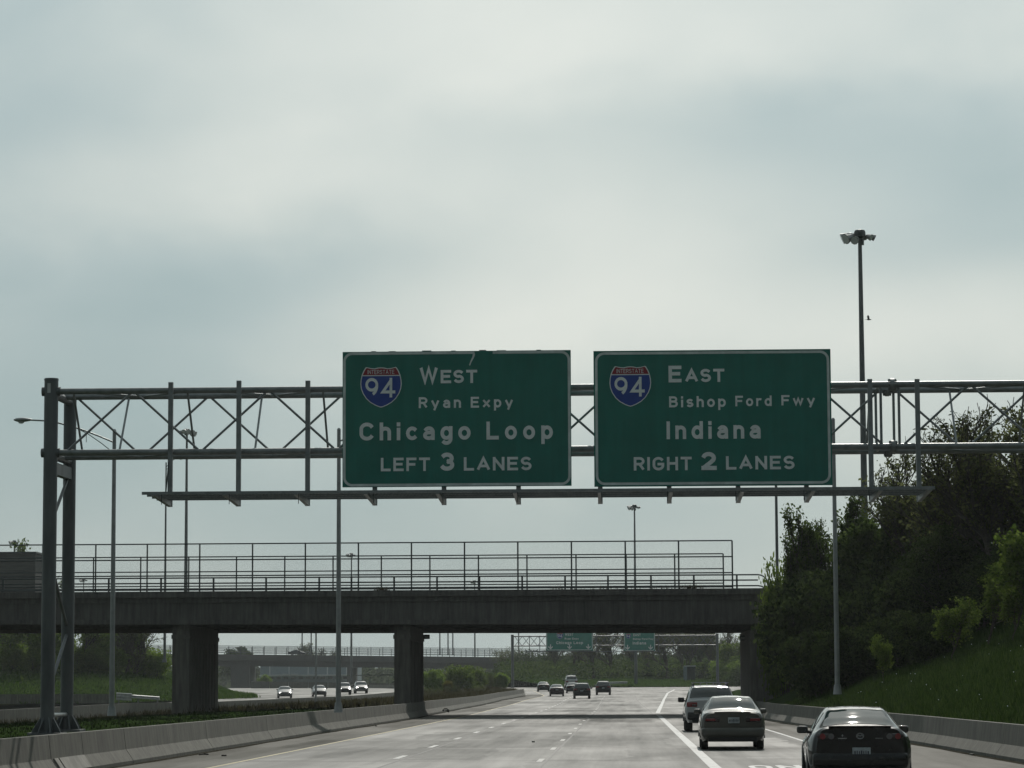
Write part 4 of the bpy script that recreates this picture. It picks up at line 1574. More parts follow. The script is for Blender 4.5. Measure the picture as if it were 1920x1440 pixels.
# ------------------------------------------------------------------ far bridge
YF0, YF1 = 800.0, 816.0
fl0, fr0 = P(300, 1225.5, YF0), P(1024, 1233, YF0)
fbz = lambda x: fl0.z + (fr0.z - fl0.z) * (x - fl0.x) / (fr0.x - fl0.x)
fb = thing('far_bridge', 'distant grey road bridge seen below the dark one, with railings along its deck', 'bridge', (fr0.x, YF0, 0))
xa, xb = fl0.x - 60, fr0.x + 3
slab(MB(), xa, xb, YF0, YF1, fbz(xa), fbz(xb), fbz(xa) - 1.65, fbz(xb) - 1.65).build('deck', 'far_bridge', fb)
for y in (YF0 + 1.9, YF0 + 6, YF0 + 10, YF1 - 1.6):
    slab(MB(), xa, xb, y - 0.3, y + 0.3, fbz(xa) - 1.66, fbz(xb) - 1.66, fbz(xa) - 3.2, fbz(xb) - 3.2).build('girder', 'far_bridge', fb)
for (p0, p1) in ((432, 467), (650, 661), (1003, 1040)):
    x0_, x1_ = P(p0, 1250, YF0).x, P(p1, 1250, YF0).x
    slab(MB(), x0_, x1_, YF0 + 1, YF1 - 1, fbz(x0_) - 3.21, fbz(x1_) - 3.21, -1.0, -1.0).build('pier', 'far_bridge', fb)
ff = thing('bridge_fence', 'distant railed fence along the near side of the far bridge', 'fence', (fr0.x, YF0 + 0.3, fbz(fr0.x)))
ff2 = thing('bridge_fence', 'distant railed fence along the back of the far bridge, glimpsed through the nearer one', 'fence', (fr0.x, YF1 - 0.3, fbz(fr0.x)))
for (root, y, hh, off) in ((ff, YF0 + 0.3, 2.35, 0), (ff2, YF1 - 0.3, 2.2, 1.1)):
    for k in range(4):
        h_ = hh * (k + 1) / 4
        MB().tube((xa, y, fbz(xa) + h_), (xb, y, fbz(xb) + h_), 0.07, n=5).build('fence_rail', 'dark_steel', root)
    x = xa + off
    while x < xb:
        MB().box((x, y, fbz(x) + hh / 2), (0.15, 0.12, hh)).build('fence_post', 'dark_steel', root)
        x += 3.3

# ------------------------------------------------------------------ buildings
YT = 386.0
c0, c1 = P(-150, 1038, YT), P(66, 1037.5, YT)
zg, zt_ = 4.6, c1.z
bd = thing('timber_building', 'dark weathered timber-sided building behind the left end of the bridge', 'building', (c0.x, YT, zg))
MB().box(((c0.x + c1.x) / 2, YT + 5.1, (zt_ + zg) / 2 - 0.3), (c1.x - c0.x - 0.1, 10.0, zt_ - zg + 0.4)).build('wall', 'timber', bd)
nbd = 26
hh = (zt_ - zg) / nbd
for k in range(nbd):
    z = zg + hh * (k + 0.5)
    for j in range(3):
        xa_ = c0.x + (c1.x - c0.x) * j / 3 + 0.03
        xb_ = c0.x + (c1.x - c0.x) * (j + 1) / 3 - 0.03
        MB().hexa([(xa_, YT - 0.1, z - hh / 2), (xb_, YT - 0.1, z - hh / 2), (xb_, YT + 0.08, z - hh / 2), (xa_, YT + 0.08, z - hh / 2),
                   (xa_, YT, z + hh / 2 - 0.03), (xb_, YT, z + hh / 2 - 0.03), (xb_, YT + 0.08, z + hh / 2 - 0.03), (xa_, YT + 0.08, z + hh / 2 - 0.03)]).build('siding_board', 'timber', bd)
MB().box(((c0.x + c1.x) / 2, YT + 5, zt_ + 0.1), (c1.x - c0.x + 0.4, 10.8, 0.22)).build('roof', 'dark_steel', bd)
for j in range(4):
    x = c0.x + (c1.x - c0.x) * j / 3
    MB().box((x, YT - 0.14, (zt_ + zg) / 2), (0.2, 0.1, zt_ - zg)).build('corner_board', 'timber', bd)

w0, w1 = P(488, 1252, 960), P(668, 1252, 960)
zb_, zt_ = 0.0, P(560, 1240, 960).z
wh = thing('warehouse', 'pale blue-grey low building beyond the far bridge, behind the oncoming cars', 'building', (w0.x, 960, 0))
MB().box(((w0.x + w1.x) / 2, 970, (zt_ + zb_) / 2 - 0.5), (w1.x - w0.x, 20, zt_ - zb_ + 1)).build('wall', 'blue_wall', wh)
MB().box(((w0.x + w1.x) / 2, 958.5, P(560, 1266.3, 958).z), (w1.x - w0.x, 3, 0.5)).build('canopy', 'roofing', wh)
for k in range(13):
    x = w0.x + (w1.x - w0.x) * (k + 0.5) / 13
    wi = MB().box((x, 959.9, P(560, 1271, 960).z), (1.7, 0.12, 1.0)).build('window', 'blue_wall', wh)
    MB().box((x, 959.82, P(560, 1271, 960).z), (1.45, 0.05, 0.8)).build('pane', 'win_dark', wi)
for k in range(5):
    x = w0.x + (w1.x - w0.x) * (k + 0.5) / 5
    MB().box((x, 959.92, P(560, 1255, 960).z), (0.35, 0.2, 4.2)).build('pilaster', 'roofing', wh)
for px in (536, 552):
    x = P(px, 1262, 956).x
    MB().box((x, 956.6, P(px, 1264.5, 956).z), (2.4, 0.5, 0.35)).build('skylight', 'roofing', wh)
# roadside cabinet with pale roof
c = P(1292, 1262, 566)
zc = gore_z(c.x, 566)
cb = thing('roadside_shelter', 'small grey shelter with a pale flat roof on the grass beneath the distant trees', 'shelter', (c.x, 566, zc))
wz = P(1292, 1250, 566).z
MB().box((c.x - 0.75, 566, (zc + wz) / 2), (0.7, 1.2, wz - zc + 0.3)).build('side_wall', 'blue_wall', cb)
MB().box((c.x + 0.45, 566.5, (zc + wz) / 2), (1.6, 0.2, wz - zc + 0.3)).build('back_wall', 'dark_steel', cb)
MB().box((c.x + 0.2, 566, wz + 0.12), (2.3, 1.5, 0.16)).build('roof', 'roofing', cb)

# ------------------------------------------------------------------ vehicles
def cr(p0, p1, p2, p3, t):
    return 0.5 * ((2 * p1) + (-p0 + p2) * t + (2 * p0 - 5 * p1 + 4 * p2 - p3) * t * t + (-p0 + 3 * p1 - 3 * p2 + p3) * t * t * t)


class Body:
    def __init__(self, st, ten=0.75):
        self.st = st
        self.n = len(st)
        self.k = len(st[0][1])

    def ctrl(self, i, j):
        i = max(0, min(self.n - 1, i))
        y, s = self.st[i]
        if j < 0:
            w_, z = s[0]
            return (w_ * 0.7, y, z)
        if j >= self.k:
            w_, z = s[2 * (self.k - 1) - j]
            return (-w_, y, z)
        w_, z = s[j]
        return (w_, y, z)

    def S(self, u, v, side=1):
        i = max(0, min(self.n - 2, int(math.floor(u))))
        j = max(0, min(self.k - 2, int(math.floor(v))))
        t, s = u - i, v - j
        rows_ = []
        for a in range(-1, 3):
            c = [self.ctrl(i + a, j + b) for b in range(-1, 3)]
            rows_.append(tuple(cr(c[0][d], c[1][d], c[2][d], c[3][d], s) for d in range(3)))
        out = [cr(rows_[0][d], rows_[1][d], rows_[2][d], rows_[3][d], t) for d in range(3)]
        # keep the length direction monotone
        out[1] = self.st[i][0] + (self.st[i + 1][0] - self.st[i][0]) * t
        return Vector((out[0] * side, out[1], out[2]))

    def N(self, u, v, side):
        e = 0.05
        a = self.S(min(u + e, self.n - 1), v, side) - self.S(max(u - e, 0), v, side)
        b = self.S(u, min(v + e, self.k - 1), side) - self.S(u, max(v - e, 0), side)
        n = a.cross(b)
        if n.length < 1e-9:
            return Vector((0, 0, 1))
        n.normalize()
        p = self.S(u, v, side)
        cen = Vector((0, p.y, 0.75))
        return n if n.dot(p - cen) > 0 else -n

    def mesh(self, du=4, dv=4):
        m = MB()
        U = [i / du for i in range((self.n - 1) * du + 1)]
        V = [j / dv for j in range((self.k - 1) * dv + 1)]
        nv = len(V)
        ring = 2 * nv - 1
        for u in U:
            for v in V:
                m.v.append(tuple(self.S(u, v, 1)))
            for v in reversed(V[:-1]):
                m.v.append(tuple(self.S(u, v, -1)))
        for i in range(len(U) - 1):
            for j in range(ring - 1):
                m.f.append((i * ring + j, i * ring + j + 1, (i + 1) * ring + j + 1, (i + 1) * ring + j))
            m.f.append((i * ring + ring - 1, i * ring, (i + 1) * ring, (i + 1) * ring + ring - 1))
        for i in (0, len(U) - 1):
            for j in range(nv - 1):
                a, b = i * ring + j, i * ring + j + 1
                c, d = i * ring + ring - 1 - j, i * ring + ring - 2 - j
                m.f.append((a, b, d, c) if b != d else (a, b, c))
        return m

    def patch(self, quad, off=0.006, n=10, mm=6, rnd=0.12):
        """surface panel; quad = four (u, v) corners, bilinear; v may pass k-1 to the other side"""
        m = MB()
        top = self.k - 1
        for i in range(n + 1):
            for j in range(mm + 1):
                a, b = i / n, j / mm
                # rounded corners in parameter space
                x, y = a * 2 - 1, b * 2 - 1
                if rnd:
                    r = rnd
                    ax, ay = abs(x), abs(y)
                    if ax > 1 - r and ay > 1 - r:
                        dx, dy = (ax - (1 - r)) / r, (ay - (1 - r)) / r
                        l = math.hypot(dx, dy)
                        mxx = max(dx, dy)
                        if l > 0:
                            dx, dy = dx * mxx / l, dy * mxx / l
                        x = math.copysign(1 - r + dx * r, x)
                        y = math.copysign(1 - r + dy * r, y)
                a, b = (x + 1) / 2, (y + 1) / 2
                q = quad
                u = (q[0][0] * (1 - a) + q[1][0] * a) * (1 - b) + (q[3][0] * (1 - a) + q[2][0] * a) * b
                v = (q[0][1] * (1 - a) + q[1][1] * a) * (1 - b) + (q[3][1] * (1 - a) + q[2][1] * a) * b
                sd = 1
                if v > top:
                    v, sd = 2 * top - v, -1
                p = self.S(u, v, sd) + self.N(u, v, sd) * off
                m.v.append(tuple(p))
        for i in range(n):
            for j in range(mm):
                m.f.append((i * (mm + 1) + j, (i + 1) * (mm + 1) + j, (i + 1) * (mm + 1) + j + 1, i * (mm + 1) + j + 1))
        return m

    def mirror(self, m):
        r = MB()
        r.v = [(-x, y, z) for x, y, z in m.v]
        r.f = [tuple(reversed(f)) for f in m.f]
        return r


def wheel(root, x, y, r, wdt):
    s = 1 if x > 0 else -1
    wh_ = MB()
    prof = [(r * 0.72, -wdt / 2), (r * 0.94, -wdt / 2), (r, -wdt * 0.36), (r, wdt * 0.36), (r * 0.94, wdt / 2), (r * 0.72, wdt / 2)]
    n = 22
    vs, fs = [], []
    for (rr, o) in prof:
        for i in range(n):
            t = 2 * math.pi * i / n
            vs.append((x + o, y + rr * math.cos(t), r + rr * math.sin(t)))
    k = len(prof)
    for a in range(k):
        b = (a + 1) % k
        for i in range(n):
            j = (i + 1) % n
            fs.append((a * n + i, a * n + j, b * n + j, b * n + i))
    wh_.add(vs, fs)
    wo_ = wh_.build('wheel', 'tyre', root, smooth=True)
    rim = MB()
    rim.tube((x - s * wdt * 0.3, y, r), (x + s * wdt * 0.30, y, r), r * 0.70, r * 0.70, n=18)
    for q in range(5):
        t = 2 * math.pi * q / 5
        rim.bar((x + s * wdt * 0.36, y + 0.05 * math.cos(t), r + 0.05 * math.sin(t)), (x + s * wdt * 0.36, y + r * 0.66 * math.cos(t), r + r * 0.66 * math.sin(t)), 0.03, 0.07)
    rim.build('rim', 'rim', wo_)


def arch(root, B, x, y, r):
    s = 1 if x > 0 else -1
    m = MB()
    n = 14
    pts = [(y + r * math.cos(math.pi * k / n), r * 0.86 + r * math.sin(math.pi * k / n)) for k in range(n + 1)]
    m.extrude([(x, a, b) for a, b in pts], (s * 0.02, 0, 0))
    m.build('wheel_arch', 'black_plastic', root)


def plate_part(root, x, y, z, wd=0.31, hd=0.155):
    p = MB().rbox((x, y, z), (wd, 0.014, hd), 0.012, 1).build('licence_plate', 'plate', root)
    m = MB()
    for k in range(7):
        xx = x - wd * 0.36 + k * wd * 0.12
        m.box((xx, y - 0.010, z - 0.008 + 0.004 * (k % 2)), (wd * (0.05 if k % 3 else 0.075), 0.006, hd * (0.42 if k % 2 else 0.34)))
    m.build('plate_marks', 'plate_ink', p)


def make_coupe():
    st = [
        (0.00, [(.60, .30), (.74, .50), (.72, .80), (.63, .975), (.36, 1.005), (0, 1.012)]),
        (0.07, [(.70, .22), (.81, .50), (.78, .83), (.66, .995), (.38, 1.03), (0, 1.04)]),
        (0.28, [(.78, .19), (.875, .54), (.83, .86), (.655, .985), (.38, 1.02), (0, 1.03)]),
        (0.62, [(.80, .18), (.885, .60), (.84, .85), (.635, .985), (.39, 1.035), (0, 1.05)]),
        (1.00, [(.80, .17), (.875, .58), (.82, .86), (.585, 1.12), (.37, 1.165), (0, 1.18)]),
        (1.50, [(.80, .16), (.845, .50), (.80, .88), (.535, 1.255), (.34, 1.305), (0, 1.322)]),
        (2.00, [(.80, .16), (.840, .48), (.795, .88), (.54, 1.285), (.34, 1.33), (0, 1.345)]),
        (2.45, [(.80, .16), (.845, .48), (.80, .87), (.55, 1.255), (.34, 1.305), (0, 1.32)]),
        (3.15, [(.81, .17), (.870, .55), (.82, .83), (.66, .93), (.40, .965), (0, .975)]),
        (3.55, [(.82, .18), (.885, .60), (.83, .79), (.66, .83), (.40, .85), (0, .86)]),
        (4.10, [(.76, .20), (.835, .50), (.76, .67), (.60, .71), (.36, .73), (0, .74)]),
        (4.34, [(.66, .24), (.73, .44), (.64, .56), (.5, .60), (.3, .62), (0, .63)]),
        (4.42, [(.52, .28), (.58, .42), (.5, .50), (.4, .53), (.25, .55), (0, .56)]),
    ]
    root = thing('sports_car', 'glossy black two-door sports coupe nearest the camera, in the right lane', 'car', (0, 0, 0))
    B = Body(st)
    B.mesh().build('body', 'paint_black', root, smooth=True)
    B.patch([(3.15, 3.08), (4.85, 3.12), (4.85, 6.88), (3.15, 6.92)], 0.006, 10, 16, 0.16).build('rear_window', 'glass', root, smooth=True)
    B.patch([(7.15, 3.1), (7.9, 3.1), (7.9, 6.9), (7.15, 6.9)], 0.006, 8, 14, 0.12).build('windshield', 'glass', root, smooth=True)
    sw = B.patch([(4.35, 2.25), (7.75, 2.2), (6.9, 2.9), (5.2, 2.9)], 0.006, 12, 5, 0.15)
    sw.build('side_window', 'glass', root, smooth=True)
    B.mirror(sw).build('side_window', 'glass', root, smooth=True)
    for s in (-1, 1):
        l = MB().rbox((s * 0.575, 0.035, 0.865), (0.31, 0.10, 0.125), 0.05, 3).build('tail_light', 'tail_dark', root)
        for dx in (-0.07, 0.075):
            t_ = MB()
            t_.tube((s * 0.565 + dx, -0.022, 0.868), (s * 0.565 + dx, 0.0, 0.868), 0.05, n=14)
            t_.build('lamp_roundel', 'tail_red' if dx * s > 0 else 'smoke', l)
        MB().tube((s * 0.70, 0.03, 0.70), (s * 0.70, 0.05, 0.70), 0.04, n=12).build('reflector', 'lens', root)
        mr = MB().rbox((s * 0.90, 2.75, 0.94), (0.20, 0.12, 0.13), 0.05, 3).build('door_mirror', 'paint_black', root, smooth=True)
        MB().box((s * 0.905, 2.687, 0.94), (0.15, 0.004, 0.09)).build('mirror_glass', 'glass', mr)
        MB().bar((s * 0.74, 2.78, 0.88), (s * 0.86, 2.76, 0.92), 0.05, 0.05).build('mirror_arm', 'black_plastic', root)
        for y in (0.80, 3.52):
            wheel(root, s * 0.775, y, 0.325, 0.225)
            arch(root, B, s * 0.868, y, 0.36)
        MB().tube((s * 0.50, -0.04, 0.27), (s * 0.50, 0.2, 0.27), 0.055, n=14).build('exhaust_pipe', 'chrome', root)
    MB().rbox((0, 0.05, 0.47), (1.62, 0.16, 0.26), 0.07, 3).build('rear_bumper', 'paint_black', root, smooth=True)
    MB().rbox((0, 0.06, 0.27), (1.30, 0.16, 0.14), 0.05, 2).build('diffuser', 'black_plastic', root)
    MB().rbox((0, 0.04, 1.035), (1.06, 0.13, 0.022), 0.01, 2).build('trunk_lip', 'paint_black', root)
    plate_part(root, 0.02, -0.012, 0.605)
    e = MB()
    ring = [(0.062 * math.cos(2 * math.pi * k / 20), 0.045 * math.sin(2 * math.pi * k / 20)) for k in range(21)]
    for (a, b) in zip(ring[:-1], ring[1:]):
        e.tube((a[0], -0.014, 0.875 + a[1]), (b[0], -0.014, 0.875 + b[1]), 0.0075, n=5)
    wing = [(-0.050, 0.868), (-0.028, 0.893), (0.0, 0.868), (0.028, 0.893), (0.050, 0.868)]
    for (a, b) in zip(wing[:-1], wing[1:]):
        e.tube((a[0], -0.014, a[1]), (b[0], -0.014, b[1]), 0.0075, n=5)
    e.build('emblem', 'chrome', root)
    MB().box((-0.30, -0.012, 0.835), (0.15, 0.012, 0.014)).build('badge', 'chrome', root)
    d = MB()
    d.extrude([(-0.30, -0.016, 0.905), (-0.285, -0.016, 0.88), (-0.30, -0.016, 0.86), (-0.315, -0.016, 0.88)], (0, 0.008, 0))
    d.build('badge', 'chrome', root)
    m = MB()
    for k in range(4):
        m.box((0.27 + 0.033 * k, -0.012, 0.835), (0.022, 0.010, 0.014))
    m.build('badge', 'chrome', root)
    return root


def make_sedan():
    st = [
        (0.00, [(.66, .36), (.78, .55), (.74, .84), (.64, .955), (.38, .985), (0, .99)]),
        (0.07, [(.74, .27), (.845, .55), (.80, .88), (.68, .985), (.40, 1.02), (0, 1.03)]),
        (0.35, [(.80, .23), (.885, .55), (.83, .92), (.68, 1.01), (.41, 1.05), (0, 1.06)]),
        (0.72, [(.81, .21), (.89, .55), (.835, .94), (.675, 1.035), (.41, 1.075), (0, 1.09)]),
        (1.10, [(.82, .20), (.89, .55), (.835, .95), (.615, 1.21), (.39, 1.26), (0, 1.275)]),
        (1.50, [(.82, .20), (.89, .55), (.835, .96), (.575, 1.335), (.37, 1.385), (0, 1.40)]),
        (2.05, [(.82, .20), (.89, .55), (.835, .96), (.575, 1.36), (.37, 1.41), (0, 1.425)]),
        (2.70, [(.82, .20), (.89, .55), (.835, .95), (.58, 1.32), (.37, 1.375), (0, 1.39)]),
        (3.45, [(.82, .20), (.89, .55), (.83, .91), (.69, .985), (.42, 1.02), (0, 1.03)]),
        (4.20, [(.81, .22), (.875, .52), (.79, .77), (.66, .83), (.40, .86), (0, .87)]),
        (4.62, [(.76, .25), (.83, .48), (.74, .68), (.60, .73), (.38, .76), (0, .77)]),
        (4.77, [(.62, .30), (.70, .46), (.62, .60), (.5, .65), (.3, .67), (0, .68)]),
    ]
    root = thing('sedan', 'prototype', 'car', (0, 0, 0))
    B = Body(st)
    B.mesh().build('body', 'paint_beige', root, smooth=True)
    B.patch([(3.15, 3.05), (4.88, 3.10), (4.88, 6.90), (3.15, 6.95)], 0.006, 10, 16, 0.12).build('rear_window', 'glass', root, smooth=True)
    B.patch([(7.12, 3.08), (7.92, 3.05), (7.92, 6.95), (7.12, 6.92)], 0.006, 8, 14, 0.10).build('windshield', 'glass', root, smooth=True)
    sw = B.patch([(3.75, 2.2), (7.8, 2.2), (6.95, 2.9), (4.7, 2.9)], 0.006, 14, 5, 0.12)
    sw.build('side_window', 'glass', root, smooth=True)
    B.mirror(sw).build('side_window', 'glass', root, smooth=True)
    for s in (-1, 1):
        l = MB().rbox((s * 0.56, 0.035, 0.80), (0.42, 0.10, 0.135), 0.035, 2).build('tail_light', 'tail_dark', root)
        MB().rbox((s * 0.60, -0.016, 0.80), (0.26, 0.016, 0.06), 0.008, 1).build('lamp_lens', 'tail_red', l)
        MB().rbox((s * 0.56, 4.66, 0.63), (0.30, 0.14, 0.13), 0.04, 2).build('headlight', 'lens', root)
        MB().rbox((s * 0.92, 2.95, 1.0), (0.20, 0.11, 0.13), 0.045, 3).build('door_mirror', 'paint_beige', root, smooth=True)
        MB().bar((s * 0.77, 2.98, 0.94), (s * 0.86, 2.96, 0.98), 0.05, 0.05).build('mirror_arm', 'black_plastic', root)
        for y in (0.98, 3.68):
            wheel(root, s * 0.76, y, 0.315, 0.20)
            arch(root, B, s * 0.872, y, 0.35)
        MB().rbox((s * 0.79, 0.10, 0.60), (0.10, 0.10, 0.05), 0.02, 1).build('side_reflector', 'lens', root)
    MB().rbox((0, 0.03, 0.47), (1.70, 0.20, 0.25), 0.08, 3).build('rear_bumper', 'paint_beige', root, smooth=True)
    MB().rbox((0, 0.10, 0.29), (1.34, 0.20, 0.14), 0.04, 2).build('rear_valance', 'black_plastic', root)
    MB().rbox((0, 4.72, 0.45), (1.56, 0.18, 0.24), 0.07, 3).build('front_bumper', 'paint_beige', root, smooth=True)
    MB().rbox((0, 4.74, 0.64), (0.66, 0.10, 0.09), 0.02, 1).build('grille', 'black_plastic', root)
    plate_part(root, 0.03, -0.022, 0.785)
    MB().rbox((0, 0.02, 1.0), (0.98, 0.10, 0.02), 0.008, 1).build('trunk_lip', 'paint_beige', root)
    MB().tube((0.45, 0.05, 0.26), (0.45, 0.5, 0.26), 0.03, n=10).build('exhaust_pipe', 'dark_steel', root)
    return root


def make_suv(rack=True):
    st = [
        (0.00, [(.74, .46), (.88, .66), (.86, 1.00), (.78, 1.12), (.46, 1.15), (0, 1.16)]),
        (0.08, [(.80, .36), (.93, .66), (.90, 1.04), (.79, 1.19), (.46, 1.225), (0, 1.235)]),
        (0.30, [(.84, .33), (.955, .68), (.905, 1.06), (.745, 1.42), (.46, 1.475), (0, 1.49)]),
        (0.50, [(.85, .32), (.96, .68), (.905, 1.06), (.705, 1.575), (.45, 1.625), (0, 1.64)]),
        (1.10, [(.86, .31), (.96, .66), (.905, 1.06), (.695, 1.63), (.45, 1.685), (0, 1.70)]),
        (2.00, [(.86, .31), (.955, .64), (.905, 1.06), (.70, 1.64), (.45, 1.695), (0, 1.71)]),
        (2.75, [(.86, .31), (.955, .64), (.905, 1.05), (.69, 1.57), (.45, 1.63), (0, 1.65)]),
        (3.45, [(.86, .31), (.96, .66), (.90, 1.03), (.77, 1.13), (.48, 1.165), (0, 1.18)]),
        (4.20, [(.85, .33), (.94, .64), (.86, .92), (.72, .99), (.46, 1.02), (0, 1.03)]),
        (4.62, [(.78, .38), (.87, .60), (.78, .82), (.64, .88), (.42, .90), (0, .91)]),
        (4.75, [(.66, .42), (.74, .58), (.66, .74), (.55, .79), (.36, .81), (0, .82)]),
    ]
    root = thing('sport_utility_car', 'prototype', 'car', (0, 0, 0))
    B = Body(st)
    B.mesh().build('body', 'paint_white', root, smooth=True)
    B.patch([(1.12, 3.0), (2.92, 3.08), (2.92, 6.92), (1.12, 7.0)], 0.007, 10, 16, 0.12).build('rear_window', 'glass', root, smooth=True)
    B.patch([(6.12, 3.08), (6.92, 3.05), (6.92, 6.95), (6.12, 6.92)], 0.007, 8, 14, 0.10).build('windshield', 'glass', root, smooth=True)
    sw = B.patch([(1.9, 2.15), (6.75, 2.15), (5.95, 2.88), (3.0, 2.88)], 0.007, 14, 5, 0.1)
    sw.build('side_window', 'glass', root, smooth=True)
    B.mirror(sw).build('side_window', 'glass', root, smooth=True)
    for s in (-1, 1):
        l = MB().rbox((s * 0.70, 0.05, 1.0), (0.40, 0.14, 0.185), 0.05, 3).build('tail_light', 'tail_red', root)
        MB().rbox((s * 0.62, -0.022, 0.975), (0.18, 0.016, 0.06), 0.008, 1).build('lamp_lens', 'tail_dark', l)
        MB().rbox((s * 0.62, 4.64, 0.83), (0.30, 0.16, 0.15), 0.04, 2).build('headlight', 'lens', root)
        MB().rbox((s * 1.04, 3.0, 1.16), (0.24, 0.12, 0.19), 0.06, 3).build('door_mirror', 'black_plastic', root, smooth=True)
        MB().bar((s * 0.86, 3.02, 1.10), (s * 0.96, 3.0, 1.13), 0.06, 0.05).build('mirror_arm', 'black_plastic', root)
        for y in (0.95, 3.78):
            wheel(root, s * 0.80, y, 0.37, 0.255)
            arch(root, B, s * 0.940, y, 0.41)
        r_ = MB()
        r_.tube((s * 0.62, 0.75, 1.745), (s * 0.62, 2.5, 1.75), 0.025, n=8)
        for y in (0.78, 1.6, 2.45):
            r_.box((s * 0.62, y, 1.70), (0.05, 0.07, 0.10))
        r_.build('roof_rail', 'dark_steel', root)
    if rack:
        for y in (0.95, 2.1):
            MB().rbox((0, y, 1.80), (1.36, 0.07, 0.03), 0.012, 1).build('roof_bar', 'alum', root)
        m = MB()
        for k in (-0.36, -0.12, 0.12, 0.36):
            m.box((k, 0.98, 1.755), (0.05, 0.12, 0.06))
        m.build('bar_clamp', 'alum', root)
    MB().rbox((0, 0.02, 0.58), (1.74, 0.20, 0.28), 0.07, 3).build('rear_bumper', 'black_plastic', root, smooth=True)
    MB().rbox((0, 0.10, 0.40), (1.40, 0.24, 0.16), 0.05, 2).build('rear_valance', 'black_plastic', root)
    MB().rbox((0, 4.68, 0.56), (1.66, 0.20, 0.28), 0.07, 3).build('front_bumper', 'paint_white', root, smooth=True)
    MB().rbox((0, 4.72, 0.80), (0.76, 0.10, 0.15), 0.02, 1).build('grille', 'black_plastic', root)
    plate_part(root, 0.0, -0.02, 0.86)
    return root


coupe = make_coupe()
c = P(1613, 1400, 48.6)
coupe.location = (c.x, 48.6, 0)
coupe.rotation_euler = (0, 0, R(-1.9))
coupe.scale = (0.98, 1, 1)
sedan = make_sedan()
c = P(1374, 1370, 77.2)
sedan.location = (c.x, 77.2, 0)
sedan.rotation_euler = (0, 0, R(-0.8))
sedan.scale = (0.98, 1, 1)
sedan['label'] = 'dusty grey-beige four-door sedan ahead of the black coupe, brake side facing us'
sedan['label'] = 'dusty grey-beige sedan between the black sports coupe and the white wagon'
suv = make_suv()
c = P(1333.5, 1330, 106.5)
suv.location = (c.x, 106.5, 0)
suv['label'] = 'silver-white sport utility car with roof rack, partly behind the beige sedan'


def set_group(o, g):
    o['group'] = g


SB = {'car_paint_grey_beige': None}
far = 'cars driving ahead beyond the near bridge'
def car_copy(proto, px, py, Y, lab, paint, rz=0.0, group=far, name=None, sc=1.0, lit=False, zf=zp):
    old = {sedan: 'car_paint_grey_beige', suv: 'car_paint_silver_white'}[proto]
    sw_ = {old: paint}
    if lit:
        sw_['clear_lamp_lens'] = 'headlight'
    x = P(px, py, Y).x
    o = copy_tree(proto, (x, Y, zf(Y)), rz, sc, lab, group, sw_)
    return o


car_copy(sedan, 1019.5, 1292, 411, 'dark sedan leftmost of the cars ahead, nearest the median barrier end', 'paint_dark', R(3))
car_copy(sedan, 1044, 1296, 343, 'dark maroon sedan left of the black minivan-like wagon ahead', 'paint_maroon', R(1.5))
car_copy(suv, 1091, 1292, 312, 'tall black sport utility car in the middle of the cars ahead', 'paint_black', R(1))
car_copy(suv, 1131, 1287, 357, 'black sport utility car rightmost of the cars ahead, alone in its lane', 'paint_dark', R(0))
car_copy(sedan, 1074, 1296, 385, 'dark car almost hidden behind the tall black utility car', 'paint_navy', R(2))
v = car_copy(suv, 1072, 1284, 440, 'pale high van glinting behind the tall black utility car', 'paint_white', R(4), sc=(1, 1.15, 1.3))
onc = 'oncoming cars with headlights lit'
RO = math.pi + R(8)
car_copy(sedan, 533, 1299, 350, 'silver oncoming sedan leftmost of the oncoming cars, headlights lit', 'paint_silver', RO, onc, lit=True, zf=zo)
car_copy(sedan, 597, 1296, 365, 'dark oncoming sedan partly behind the thin median light pole', 'paint_dark', RO, onc, lit=False, zf=zo)
car_copy(suv, 644, 1288, 385, 'black oncoming utility car half hidden by the thick light pole', 'paint_dark', RO, onc, lit=True, zf=zo, sc=0.95)
car_copy(suv, 675, 1284, 402, 'silver oncoming utility car beside the near pier, headlights lit', 'paint_silver', RO, onc, lit=True, zf=zo, sc=0.97)
o = copy_tree(sedan, (P(541, 1225, 806).x, 806, fbz(P(541, 1225, 806).x)), -math.pi / 2, None, 'small dark car crossing the far bridge behind its railing', '', {'car_paint_grey_beige': 'paint_navy'})
o['group'] = 'cars on the far bridge'

# ------------------------------------------------------------------ trees and shrubs
def leaf_quads(m, rng, c, n, spread, size):
    for _ in range(n):
        p = c + Vector((rng.gauss(0, spread), rng.gauss(0, spread), rng.gauss(0, spread)))
        a = Vector((rng.uniform(-1, 1), rng.uniform(-1, 1), rng.uniform(-1, 1)))
        if a.length < 0.05:
            continue
        a.normalize()
        b = a.orthogonal().normalized()
        s = size * rng.uniform(0.6, 1.35)
        q = p + a * s
        k = len(m.v)
        m.v += [tuple(p - a * s * 0.5), tuple(p + b * s * 0.32), tuple(q - a * s * 0.5), tuple(p - b * s * 0.32)]
        m.f.append((k, k + 1, k + 2, k + 3))


